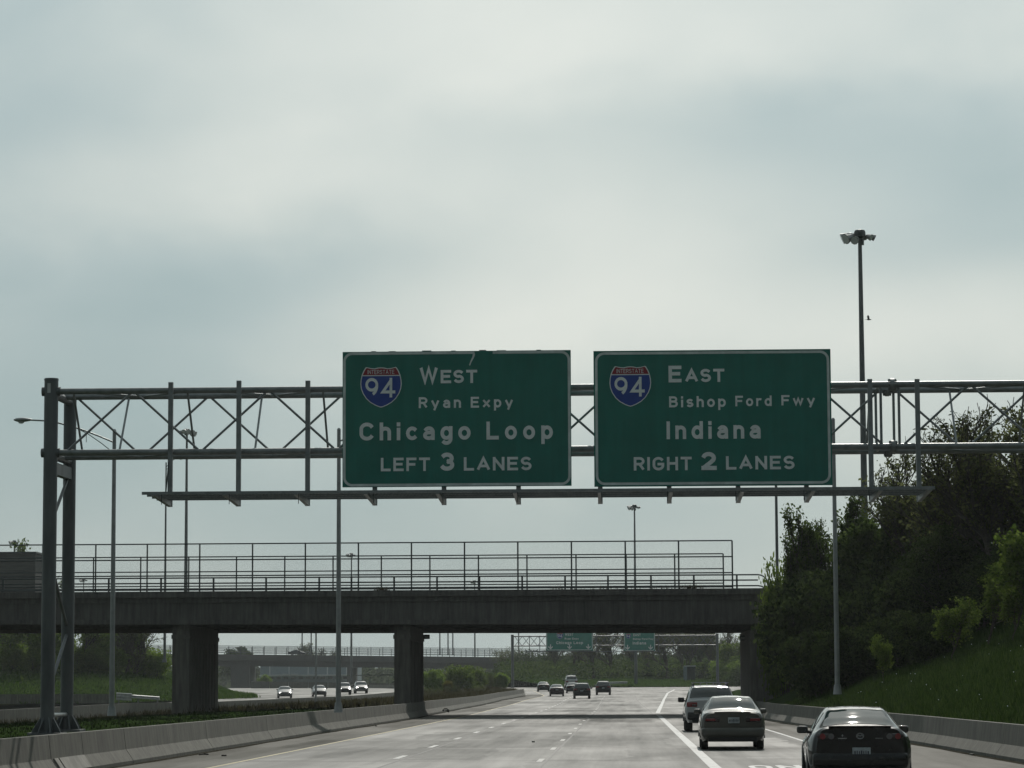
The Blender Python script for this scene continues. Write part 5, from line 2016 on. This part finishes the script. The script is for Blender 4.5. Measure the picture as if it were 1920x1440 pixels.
def gen_tree(name, cat, seed, H, stems, levels, split, lean, leaf_n, leaf_size, leaf_spread, leaf_mat_, crown_from=0.3, r0=None, upward=0.25, twig=True, jitter=0.25, ratio=0.68, minr=0.007):
    rng = random.Random(seed)
    root = thing(name, 'prototype', cat, (0, 0, 0))
    tr, lf, tw = MB(), MB(), MB()

    def grow(p, d, L, r, lv):
        segs = 3
        q = p.copy()
        pts = [q.copy()]
        for s in range(segs):
            d = (d + Vector((rng.gauss(0, jitter), rng.gauss(0, jitter), rng.gauss(0, jitter * 0.6) + upward * 0.25))).normalized()
            nq = q + d * (L / segs)
            ra, rb_ = r * (1 - 0.35 * s / segs), r * (1 - 0.35 * (s + 1) / segs)
            (tr if lv < 2 else tw).tube(q, nq, max(ra, minr), max(rb_, minr), n=6 if lv == 0 else (5 if lv == 1 else 3), caps=False)
            q = nq
            pts.append(q.copy())
        if lv >= levels:
            for p_ in pts[1:]:
                leaf_quads(lf, rng, p_, leaf_n, leaf_spread, leaf_size)
            return
        if lv >= levels - 1 and leaf_n:
            leaf_quads(lf, rng, pts[-1], max(1, leaf_n // 2), leaf_spread * 1.2, leaf_size)
        nb_ = split if isinstance(split, int) else split[min(lv, len(split) - 1)]
        for b in range(nb_):
            t = crown_from + (1 - crown_from) * (b + rng.random() * 0.8) / nb_ if lv == 0 else 0.25 + 0.75 * (b + rng.random()) / nb_
            t = min(t, 1.0)
            i = min(int(t * segs), segs - 1)
            st_ = pts[i].lerp(pts[i + 1], t * segs - i)
            ax = d.orthogonal().normalized()
            ax.rotate(Matrix.Rotation(rng.uniform(0, 2 * math.pi), 3, d))
            ang = rng.uniform(0.55, 1.0) * lean
            nd = (d * math.cos(ang) + ax * math.sin(ang) + Vector((0, 0, upward * 0.4))).normalized()
            grow(st_, nd, L * ratio * rng.uniform(0.75, 1.15) * (1.0 if lv else (1.15 - 0.5 * t)), r * 0.55, lv + 1)
        grow(q, d, L * ratio * 0.8, r * 0.6, lv + 1)

    r_ = r0 or H * 0.016
    L0 = H * 0.42
    for s in range(stems):
        a = 2 * math.pi * s / max(stems, 1) + rng.uniform(-0.4, 0.4)
        out = 0.0 if stems == 1 else rng.uniform(0.25, 0.6)
        d = Vector((math.cos(a) * out, math.sin(a) * out, 1)).normalized()
        grow(Vector((math.cos(a) * 0.1 * (stems > 1), math.sin(a) * 0.1 * (stems > 1), -0.25)), d, L0 * rng.uniform(0.85, 1.1), r_ / (1 if stems == 1 else 1.6), 0)
    tr.build('trunk', 'bark', root, smooth=True, recalc=False)
    if tw.v:
        tw.build('twigs', 'bark', root, recalc=False)['kind'] = 'stuff'
    # height of the crown without its few stray leaves
    zs_ = sorted(v[2] for v in (lf.v or tw.v))
    top = zs_[int(len(zs_) * 0.9965)]
    if lf.v:
        lf.f = [f for f in lf.f if lf.v[f[0]][2] < top]
        lf.build('crown', leaf_mat_, root, recalc=False)
    root['h'] = top
    return root


PROTO = {
    'broad': gen_tree('broadleaf_tree', 'tree', 11, 9, 1, 4, [5, 4, 4, 3], 0.95, 14, 0.24, 0.14, 'leaf_mid', 0.25, jitter=0.2),
    'broad_dark': gen_tree('broadleaf_tree', 'tree', 23, 9, 2, 4, [5, 4, 3, 3], 0.9, 11, 0.16, 0.28, 'leaf_dark', 0.15, jitter=0.2),
    'sparse': gen_tree('slender_tree', 'tree', 37, 8, 2, 3, [7, 5, 4], 0.5, 8, 0.15, 0.115, 'leaf_mid', 0.2, upward=0.9, jitter=0.15),
    'budding': gen_tree('budding_tree', 'tree', 41, 10, 2, 4, [5, 5, 4, 3], 0.8, 2, 0.15, 0.095, 'leaf_bud', 0.3, jitter=0.2, upward=0.6, minr=0.012, r0=0.21),
    'bare': gen_tree('bare_tree', 'tree', 53, 11, 1, 4, [6, 4, 4, 3], 0.9, 1, 0.13, 0.14, 'leaf_bud', 0.22, jitter=0.24, upward=0.35),
    'young': gen_tree('young_tree', 'tree', 67, 5, 1, 3, [7, 4, 3], 1.05, 8, 0.15, 0.12, 'leaf_bright', 0.42, jitter=0.2, r0=0.05, upward=0.15),
    'far_bare': gen_tree('bare_tree', 'tree', 59, 11, 1, 4, [6, 4, 4, 2], 0.9, 2, 0.25, 0.30, 'leaf_bud', 0.22, jitter=0.24, upward=0.35, r0=0.30, minr=0.035),
    'shrub': gen_tree('shrub', 'shrub', 71, 4.5, 8, 2, [7, 6], 0.8, 26, 0.17, 0.18, 'leaf_dark', 0.1, jitter=0.18, r0=0.05),
    'shrub_green': gen_tree('shrub', 'shrub', 83, 4.0, 7, 2, [7, 6], 0.85, 24, 0.17, 0.18, 'leaf_mid', 0.1, jitter=0.2, r0=0.05),
    'shrub_bright': gen_tree('shrub', 'shrub', 97, 3.5, 6, 2, [6, 5], 0.85, 15, 0.14, 0.22, 'leaf_bright', 0.1, jitter=0.2, r0=0.045),
    'thicket': gen_tree('thicket_shrub', 'shrub', 101, 4.5, 9, 2, [6, 4], 0.7, 3, 0.13, 0.22, 'leaf_bud', 0.1, jitter=0.18, r0=0.045),
}
USED = set()
rt = random.Random(9)


def plant(kind, x, y, z, h, label, group, wide=1.0):
    p = PROTO[kind]
    s = h / p['h']
    if kind not in USED:
        USED.add(kind)
        o = p
    else:
        o = copy_tree(p, (x, y, z))
    o.location = (x, y, z)
    o.rotation_euler = (0, 0, rt.uniform(0, 6.28))
    o.scale = (s * wide, s * wide, s)
    o['label'] = label
    o['group'] = group
    return o


def plant_px(kind, px, py_top, Y, label, group, wide=1.0, zf=None, sink=0.1):
    t = P(px, py_top, Y)
    z = (zf or bank)(t.x, Y) - sink
    return plant(kind, t.x, Y, z, t.z - z, label, group, wide)


GR = 'trees and shrubs on the right bank'
for a in [
    ('budding', 1862, 768, 131, 'tall tree with thin new leaves near the right edge, its crown behind the truss', 1.25),
    ('budding', 1800, 800, 136, 'loose-crowned tree just left of the tallest one, crown behind the lower chord', 1.15),
    ('budding', 1915, 768, 127, 'tall thin-leaved tree at the right edge, reaching the upper truss', 1.2),
    ('budding', 1960, 770, 124, 'thin-leaved tree cut by the right edge of the picture, top behind the truss', 1.2),
    ('budding', 1760, 840, 139, 'loose-crowned tree right of the truss splice, lower than its right neighbour', 1.0),
    ('broad', 1705, 930, 143, 'leafy tree left of the walkway end, behind the tall mast', 0.9),
    ('broad_dark', 1800, 985, 128, 'dense dark tree under the crown of the tall budding tree', 1.1),
    ('broad_dark', 1895, 1000, 122, 'dense dark tree at the right edge, above the bright young trees', 1.1),
    ('sparse', 1562, 925, 150, 'wispy tree with upright shoots just left of the tall mast', 0.75),
    ('sparse', 1512, 975, 152, 'pointed slender tree right of the bridge end', 0.5),
    ('broad', 1622, 975, 149, 'rounded leafy tree in front of the tall mast base', 0.95),
]:
    plant_px(a[0], a[1], a[2], a[3], a[4], GR, a[5])
for i, a in enumerate([
    ('shrub_bright', 1468, 1048, 155, 'leafy bush overhanging the right end of the bridge railing', 0.30),
    ('shrub', 1524, 1075, 150, 'dark bush in front of the bridge abutment, next to the leafy bush', 0.45),
    ('shrub', 1540, 1070, 146, 'dark bush left of the bank street light', 0.9),
    ('shrub', 1556, 1100, 141, 'dark bush directly behind the bank street light', 0.9),
    ('shrub', 1600, 1060, 143, 'tall dark bush right of the bank street light', 0.9),
    ('shrub', 1640, 1090, 137, 'dark bush above the lone pale sapling', 0.95),
    ('shrub', 1690, 1045, 140, 'tall dark bush right of the mast, behind the young trees', 1.0),
    ('shrub', 1735, 1060, 132, 'dark bush behind the leftmost bright young tree', 0.95),
    ('shrub', 1790, 1030, 134, 'tall dark bush behind the middle bright young tree', 1.0),
    ('shrub', 1850, 1010, 128, 'tall dark bush behind the tallest bright young tree', 0.9),
    ('shrub', 1915, 1020, 122, 'dark bush at the right edge above the grass', 1.0),
    ('shrub', 1545, 1165, 140, 'low dark bush at the foot of the abutment', 0.6),
    ('shrub', 1540, 1185, 131, 'low dark bush left of the foot of the street light', 1.0),
    ('shrub', 1592, 1180, 128, 'low dark bush right of the foot of the street light', 1.0),
    ('shrub', 1640, 1165, 127, 'low dark bush behind the lone pale sapling', 1.0),
    ('shrub', 1692, 1145, 124, 'low dark bush between the sapling and the young trees', 1.0),
    ('shrub', 1741, 1150, 119, 'low dark bush beneath the leftmost young tree', 1.0),
    ('shrub', 1522, 1225, 138, 'small dark bush growing behind the barrier beside the abutment', 0.6),
]):
    plant_px(a[0], a[1], a[2], a[3], a[4], GR, a[5])
for a in [
    ('young', 1846, 1058, 112, 'tallest bright green young tree on the grass bank', 1.0),
    ('young', 1783, 1120, 113, 'bright young tree left of the tallest young tree', 1.1),
    ('young', 1895, 1080, 108, 'bright young tree right of the tallest young tree', 1.0),
    ('young', 1925, 955, 107, 'bright young tree cut by the right edge of the picture', 0.9),
    ('young', 1655, 1190, 117, 'lone pale green sapling in front of the dark bushes', 0.6),
    ('shrub_bright', 1846, 1335, 78, 'small weed clump behind the barrier right of the coupe', 0.8),
]:
    plant_px(a[0], a[1], a[2], a[3], a[4], GR, a[5])

GL = 'trees and shrubs on the left hill'
for a in [
    ('young', 12, 1120, 0.98, 'leafy tree at the left edge of the picture, on top of the hill', 1.1),
    ('young', 62, 1130, 0.98, 'tree on the hill just left of the gantry legs', 1.0),
    ('young', 150, 1140, 1.0, 'bright tree on the hill right of the gantry legs', 1.1),
    ('young', 195, 1150, 0.99, 'bright tree on the hill behind the street light', 1.1),
    ('budding', 232, 1150, 1.0, 'thin brownish tree on the hill right of the street light', 0.9),
    ('far_bare', 272, 1145, 1.0, 'bare-branched tree near the left pier, against the sky', 0.9),
    ('shrub_green', 30, 1205, 0.93, 'green bush on the hill slope at the far left', 1.3),
    ('shrub_green', 105, 1195, 0.97, 'green bush on the hill between the gantry legs', 1.3),
    ('shrub_green', 168, 1205, 0.98, 'green bush on the hill right of the gantry legs', 1.3),
    ('shrub_green', 215, 1210, 0.98, 'dark bush on the hill behind the street light', 1.3),
    ('thicket', 250, 1205, 0.98, 'brown leafless thicket on the hill left of the pier', 1.3),
    ('shrub_bright', 290, 1212, 0.98, 'bright bush on the hill against the left pier', 1.1),
    ('young', 105, 1135, 1.0, 'leafy tree on the hill between and behind the gantry legs', 1.0),
    ('young', 238, 1165, 1.0, 'leafy tree on the hill midway between the street light and the pier', 0.8),
    ('shrub_bright', 65, 1215, 0.93, 'bright bush on the hill slope left of the gantry legs', 1.4),
    ('shrub_bright', 140, 1212, 0.95, 'bright bush on the hill slope just right of the gantry legs', 1.4),
    ('shrub_bright', 195, 1222, 0.95, 'bright bush low on the hill behind the street light', 1.4),
    ('young', 40, 1265, 0.45, 'thin dark young tree standing alone on the hill slope', 0.5),
]:
    b = hill_point(a[1], a[3])
    t = P(a[1], a[2], b.y)
    o = plant(a[0], t.x, b.y, b.z - 0.1, t.z - b.z, a[4], GL, a[5])
    if a[0] in ('young', 'shrub_green', 'young', 'shrub_bright'):
        for ch in o.children:
            if ch.name.startswith('crown'):
                ch.material_slots[0].link = 'OBJECT'
                ch.material_slots[0].material = MT['leaf_spring']
t = P(30, 1014, 404)
plant('young', t.x, 404, 4.0, t.z - 4.0, 'leafy tree above the roof of the dark timber building', GL, 0.6)
t = P(72, 1038, 392)
plant('young', t.x, 392, 4.0, t.z - 4.0, 'leafy tree at the right end of the dark timber building', GL, 0.45)

GM = 'shrubs on the weedy median'
for a in [
    ('shrub_green', 812, 1256, 425, 'green median bush next to the near pier', 1.0),
    ('thicket', 834, 1254, 440, 'green median bush, second from the near pier', 1.0),
    ('shrub_bright', 860, 1247, 430, 'bright green median bush left of the yellow one', 1.0),
    ('shrub_bright', 889, 1249, 445, 'bright green median bush right of the yellow one', 1.0),
    ('thicket', 915, 1256, 455, 'green median bush left of the distant gantry leg', 1.1),
    ('shrub_green', 942, 1262, 470, 'median bush beside the distant gantry leg', 1.1),
    ('thicket', 850, 1283, 372, 'dry brown weed clump behind the far barrier stretch', 1.6),
    ('thicket', 900, 1284, 392, 'dry brown weed clump in the middle of the median', 1.6),
    ('thicket', 815, 1288, 350, 'dry brown weed clump close to the near pier', 1.6),
    ('shrub_bright', 470, 1298, 356, 'scrubby weeds at the tip of the grass hill', 0.8),
    ('shrub_green', 500, 1265, 700, 'small round bush beside the far bridge pier', 0.8),
]:
    zf = median_z if a[3] < 600 and a[1] > 500 else (lambda x, y: zp(y) - 0.3)
    plant_px(a[0], a[1], a[2], a[3], a[4], GM, a[5], zf)
o = plant_px('shrub_bright', 841, 1276, 420, 'small yellow bush on the median', GM, 0.7, median_z)
for ch in o.children:
    if ch.name.startswith('crown'):
        ch.material_slots[0].link = 'OBJECT'
        ch.material_slots[0].material = MT['leaf_gold']

GD = 'distant trees where the road divides'
for a in [
    ('far_bare', 1040, 1196, 640, 'bare tree left behind the distant Chicago Loop sign', 1.0),
    ('far_bare', 1075, 1172, 620, 'bare tree behind the right part of the distant Chicago Loop sign', 1.0),
    ('far_bare', 1112, 1165, 598, 'dark forked bare tree between the two distant signs', 1.05),
    ('far_bare', 1146, 1168, 606, 'bare tree just left of the distant Indiana sign', 1.0),
    ('far_bare', 1185, 1168, 625, 'budding tree behind the distant Indiana sign', 1.0),
    ('far_bare', 1215, 1160, 610, 'bare tree right behind the edge of the distant Indiana sign', 1.0),
    ('far_bare', 1250, 1165, 592, 'dark-trunked budding tree left of the small shelter', 1.0),
    ('budding', 1285, 1158, 600, 'budding tree above the small shelter', 1.0),
    ('broad', 1318, 1160, 605, 'leafy tree right of the small shelter', 0.9),
    ('budding', 1350, 1162, 580, 'budding tree at the right post of the distant gantry', 0.9),
    ('young', 1382, 1190, 560, 'bright tree left of the bridge abutment', 1.1),
]:
    plant_px(a[0], a[1], a[2], a[3], a[4], GD, a[5], gore_z if a[1] < 1330 else bank)
for i, (px, py, Y, k, lab) in enumerate([
    (1020, 1262, 640, 'shrub', 'dark scrub at the foot of the far embankment'), (1050, 1258, 632, 'shrub', 'dark scrub behind the pale van'),
    (1085, 1256, 620, 'shrub', 'dark scrub above the tall black utility car'), (1118, 1254, 612, 'shrub_green', 'green scrub above the rightmost car ahead'),
    (1150, 1258, 604, 'shrub', 'dark scrub under the gap between the distant signs'), (1180, 1252, 612, 'shrub', 'dark scrub around the distant mast'),
    (1215, 1250, 606, 'shrub', 'dark scrub below the right edge of the distant Indiana sign'), (1245, 1248, 600, 'shrub_green', 'green scrub left of the shelter'),
    (1276, 1245, 602, 'shrub_green', 'green scrub behind the shelter'), (1310, 1242, 596, 'shrub_green', 'green scrub right of the shelter'),
    (1338, 1240, 588, 'shrub', 'dark scrub at the foot of the right distant gantry post'), (1370, 1238, 570, 'shrub_bright', 'bright scrub beside the bridge abutment'),
    (1392, 1230, 560, 'shrub_green', 'green scrub touching the bridge abutment edge'),
]):
    plant_px(k, px, py, Y, lab, GD, 1.5, gore_z if px < 1330 else bank)
GE = 'vegetation around the far bridge'
for (k, px, py, Y, z, lab, wd) in [
    ('broad', 445, 1214, 900, 0.0, 'rounded far tree above the far bridge at the left pier', 1.2),
    ('far_bare', 562, 1205, 1020, 0.0, 'far bare tree behind the car on the far bridge', 1.0),
    ('far_bare', 590, 1216, 1025, 0.0, 'second far bare tree on the far bridge skyline', 1.0),
    ('far_bare', 620, 1219, 1030, 0.0, 'third far bare tree on the far bridge skyline, lowest of them', 1.0),
    ('thicket', 950, 1212, 790, 6.0, 'bushy scrub on the right end of the far bridge', 1.3),
    ('thicket', 985, 1222, 770, 7.0, 'scrub right of the distant gantry leg on the embankment', 1.4),
    ('shrub', 1022, 1232, 765, 7.0, 'dark scrub on the far embankment top', 1.5),
    ('shrub', 1055, 1234, 770, 7.0, 'dark scrub on the far embankment under the Chicago Loop sign', 1.5),
    ('shrub', 995, 1252, 750, 3.0, 'dark scrub on the far embankment slope', 1.8),
    ('shrub', 1030, 1256, 745, 3.0, 'dark scrub low on the far embankment slope', 1.8),
]:
    t = P(px, py, Y)
    plant(k, t.x, Y, z, t.z - z, lab, GE, wd)

for k_, p_ in PROTO.items():
    if k_ not in USED:
        for ch in list(p_.children):
            bpy.data.objects.remove(ch)
        bpy.data.objects.remove(p_)

# far belt of wood closing the view under the far bridge
rows = []
for i in range(34):
    x = -560 + i * 26
    h_ = 8.4 + 1.5 * noise.noise(Vector((x * 0.02, 0, 0)))
    rows.append([(x, 1070, -1.8), (x, 1090, h_ * 0.7), (x, 1120, h_), (x, 1180, h_ * 0.9), (x, 1300, -1.8)])
sheet('far_rise', rows, 'ground')


def wood(name, label, n, xr, yr, zf, hf, size, material, seed):
    rng = random.Random(seed)
    m = MB()
    for i in range(n):
        x, y = rng.uniform(*xr), rng.uniform(*yr)
        leaf_quads(m, rng, Vector((x, y, zf(x, y) + hf(x) * rng.random() ** 0.75)), 1, size * 0.2, size)
    o = m.build(name, material, recalc=False)
    tag(o, label, 'woodland', kind='stuff')
    return o


wood('distant_wood', 'hazy belt of distant woodland beyond the far bridge', 27000, (-420, 260), (1072, 1110), lambda x, y: 0.0,
     lambda x: 9.0 + 2.5 * noise.noise(Vector((x * 0.03, 0, 0))) + 1.8 * noise.noise(Vector((x * 0.15, 4, 0))), 1.7, 'leaf_dark', 77)
wood('roadside_scrub', 'tangled dark scrub under the bare trees where the road divides', 13000, (-26, 36), (576, 650), gore_z,
     lambda x: 3.0 + 1.6 * noise.noise(Vector((x * 0.12, 0, 3))) + 1.3 * noise.noise(Vector((x * 0.5, 4, 0))), 0.5, 'leaf_mid', 78)
wood('embankment_scrub', 'dark scrub covering the far embankment beside the far bridge', 9000, (-36, 20), (722, 770), lambda x, y: 1.0 + 7.5 * smooth01((y - 725) / 45.0) * smooth01((x + 40) / 14.0),
     lambda x: 2.2 + 1.0 * noise.noise(Vector((x * 0.3, 1, 3))), 0.6, 'leaf_dark', 79)


# ------------------------------------------------------------------ grass and weeds
def tufts(name, label, pts, hmin, hmax, material, seed, blades=3, wdt=0.03):
    rg = random.Random(seed)
    m = MB()
    for p in pts:
        for _ in range(blades):
            a = rg.uniform(0, 6.28)
            h_ = rg.uniform(hmin, hmax)
            o_ = Vector((rg.gauss(0, 0.08), rg.gauss(0, 0.08), 0))
            tip = Vector((math.cos(a) * h_ * 0.45, math.sin(a) * h_ * 0.45, h_))
            s_ = Vector((-math.sin(a), math.cos(a), 0)) * wdt
            k = len(m.v)
            b0 = Vector(p) + o_
            m.v += [tuple(b0 - s_), tuple(b0 + s_), tuple(b0 + tip)]
            m.f.append((k, k + 1, k + 2))
    o = m.build(name, material, recalc=False)
    tag(o, label, 'grass', kind='stuff')
    return o


rg = random.Random(4)
pts = []
for _ in range(9000):
    y = 533 + 45 * rg.random() ** 1.5
    x = rg.uniform(-11 - (y - 533) * 0.2, 14 + (y - 533) * 0.15)
    pts.append((x, y, gore_z(x, y) - 0.05))
tufts('gore_grass', 'rough green grass on the wedge where the road divides', pts, 0.2, 0.55, 'hill_blade', 12, 3, 0.08)
pts = []
while len(pts) < 26000:
    y = rg.uniform(58, 135)
    b = lerp_tab(RIGHT_TAB, y) + 0.5
    x = b + rg.random() ** 1.2 * 13
    pts.append((x, y, bank(x, y) - 0.02 + 0.12 * noise.noise(Vector((x * 0.5, y * 0.3, 3)))))
tufts('bank_grass', 'fresh green grass covering the right bank above the barrier', pts, 0.10, 0.30, 'blade', 1, 3, 0.022)
pts = []
while len(pts) < 8000:
    y = rg.uniform(56, 156)
    x = rg.uniform(-26, lerp_tab(LEFT_TAB, y) - 0.55)
    if noise.noise(Vector((x * 0.4, y * 0.25, 2))) > -0.3:
        pts.append((x, y, median_z(x, y) - 0.03))
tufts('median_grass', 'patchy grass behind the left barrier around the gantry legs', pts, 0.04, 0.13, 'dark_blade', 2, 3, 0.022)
pts = []
while len(pts) < 9000:
    y = rg.uniform(156, 470)
    a, b = lerp_tab(WALL_TAB, y) + 1, lerp_tab(LEFT_TAB, y) - 0.6
    x = rg.uniform(a, b)
    pts.append((x, y, median_z(x, y) - 0.03))
tufts('median_weeds', 'dry brown weeds on the median beyond the near bridge', pts, 0.15, 0.55, 'dry_blade', 3, 3, 0.035)
pts = []
for _ in range(9000):
    p = hill_point(rg.uniform(-150, 474), rg.random())
    pts.append(tuple(p + Vector((rg.gauss(0, 0.4), rg.gauss(0, 0.4), -0.03))))
tufts('hill_grass', 'lush green grass on the left hill behind the pale wall', pts, 0.2, 0.5, 'hill_blade', 5, 3, 0.06)
pts = []
for _ in range(260):
    y = rg.uniform(60, 156)
    x = lerp_tab(LEFT_TAB, y) - 0.5 - rg.random() * 0.3
    pts.append((x, y, 0.55))
tufts('barrier_weeds', 'thin weeds sprouting behind the top of the left barrier', pts, 0.06, 0.22, 'dry_blade', 6, 2, 0.012)
pts = [(P(px, 1107, YB0).x, YB0 + 0.05, zt0 - 0.05) for px in [716 + rg.gauss(0, 7) for _ in range(40)] + [1296 + rg.gauss(0, 9) for _ in range(30)] + [1180 + rg.uniform(-150, 150) for _ in range(60)]]
tufts('bridge_weeds', 'small dry weeds growing on the top edge of the dark bridge', pts, 0.1, 0.34, 'dry_blade', 7, 3, 0.02)

m = MB()
for _ in range(75):
    y = rg.uniform(62, 125)
    x = lerp_tab(RIGHT_TAB, y) + 0.8 + rg.random() * 9
    z = bank(x, y) + rg.uniform(0.12, 0.3)
    s_ = rg.uniform(0.010, 0.020)
    k = len(m.v)
    m.v += [(x - s_, y, z), (x, y - s_, z - s_), (x + s_, y, z), (x, y + s_, z + s_)]
    m.f.append((k, k + 1, k + 2, k + 3))
o = m.build('bank_flowers', 'sign_white', recalc=False)
tag(o, 'scattered tiny white flower heads in the grass of the right bank', 'flowers', kind='stuff')

# ------------------------------------------------------------------ small things
# bird in flight beside the tall mast
b = P(1629, 598, 180)
bd_ = thing('bird', 'small dark bird in flight right of the tallest mast', 'bird', tuple(b))
m = MB()
prof = [(-0.16, 0.005), (-0.08, 0.035), (0.0, 0.045), (0.09, 0.03), (0.13, 0.022), (0.17, 0.004)]
n = 8
vs, fs = [], []
for (l, r_) in prof:
    for i in range(n):
        t = 2 * math.pi * i / n
        vs.append((b.x + l, b.y + r_ * math.cos(t), b.z + r_ * math.sin(t) - 0.04))
for k in range(len(prof) - 1):
    for i in range(n):
        j = (i + 1) % n
        fs.append((k * n + i, k * n + j, (k + 1) * n + j, (k + 1) * n + i))
m.add(vs, fs)
for s in (-1, 1):
    w0_ = [Vector((b.x + 0.05, b.y + s * 0.03, b.z - 0.02)), Vector((b.x - 0.07, b.y + s * 0.03, b.z - 0.02)), Vector((b.x - 0.10, b.y + s * 0.13, b.z + 0.17)),
           Vector((b.x - 0.06, b.y + s * 0.16, b.z + 0.24)), Vector((b.x + 0.02, b.y + s * 0.12, b.z + 0.14))]
    m.extrude(w0_, (0.0, 0.008, 0.004))
m.extrude([Vector((b.x - 0.14, b.y - 0.02, b.z - 0.04)), Vector((b.x - 0.14, b.y + 0.02, b.z - 0.04)), Vector((b.x - 0.26, b.y + 0.05, b.z - 0.05)), Vector((b.x - 0.26, b.y - 0.05, b.z - 0.05))], (0, 0, 0.008))
m.build('body', 'bird', bd_, smooth=True)


# debris on the shoulder
def ground_at(px, py):
    d = ray(px, py)
    return CAM + d * (-CAM.z / d.z)


c = ground_at(836, 1338)
db = thing('tyre_scrap', 'small curled scrap of tyre on the left shoulder by the pier', 'debris', (c.x, c.y, 0))
m = MB()
for k in range(7):
    a0, a1 = k * 0.55 - 0.6, (k + 1) * 0.55 - 0.6
    m.bar((c.x + 0.16 * math.cos(a0), c.y, 0.17 + 0.15 * math.sin(a0)), (c.x + 0.16 * math.cos(a1), c.y, 0.17 + 0.15 * math.sin(a1)), 0.14, 0.05)
m.build('tread', 'tyre', db)
MB().rbox((c.x + 0.02, c.y - 0.08, 0.2), (0.12, 0.05, 0.12), 0.02).build('lining', 'lens', db)
c = ground_at(383, 1416)
db2 = thing('rubber_strip', 'thin dark rubber strip lying on the left shoulder near the barrier', 'debris', (c.x, c.y, 0))
MB().path([(c.x - 0.12, c.y - 0.1, 0.02), (c.x - 0.02, c.y, 0.03), (c.x + 0.1, c.y + 0.05, 0.02)], 0.018, 6).build('strip', 'tyre', db2)
for i, (px, py) in enumerate(((1000, 1392), (420, 1418), (303, 1422), (1605, 1402), (1822, 1416), (705, 1362), (1465, 1352))):
    c = ground_at(px, py)
    t_ = MB().rbox((0, 0, 0.02), (0.10 + 0.03 * (i % 3), 0.08, 0.05), 0.02)
    o = t_.build('pebble', 'rust' if i % 2 else 'footing')
    o.location = (c.x, c.y, 0.0)
    o.rotation_euler = (0, 0, i)
    tag(o, ['small stone lying alone on the road surface, mid-picture', 'dark stone on the left shoulder near the rubber strip', 'pale stone at the lower left, nearest the barrier joint',
            'dark stone beside the black coupe on its left', 'pale stone on the right shoulder below the barrier', 'dark stone near the foot of the barrier before the pier', 'pale stone on the right shoulder behind the sedan'][i], 'stone', 'bits of road grit')

# ------------------------------------------------------------------ haze
hz = MB().box((0, 1600, 20.5), (5600, 4200, 47.0)).build('haze', 'chain')
hm = bpy.data.materials.new('haze')
hm.use_nodes = True
hm.node_tree.nodes.clear()
pv = hm.node_tree.nodes.new('ShaderNodeVolumePrincipled')
pv.inputs['Color'].default_value = (0.82, 0.88, 0.9, 1)
pv.inputs['Density'].default_value = 0.00011
pv.inputs['Anisotropy'].default_value = 0.3
ho = hm.node_tree.nodes.new('ShaderNodeOutputMaterial')
hm.node_tree.links.new(pv.outputs[0], ho.inputs['Volume'])
hz.data.materials.clear()
hz.data.materials.append(hm)
hz['kind'] = 'stuff'
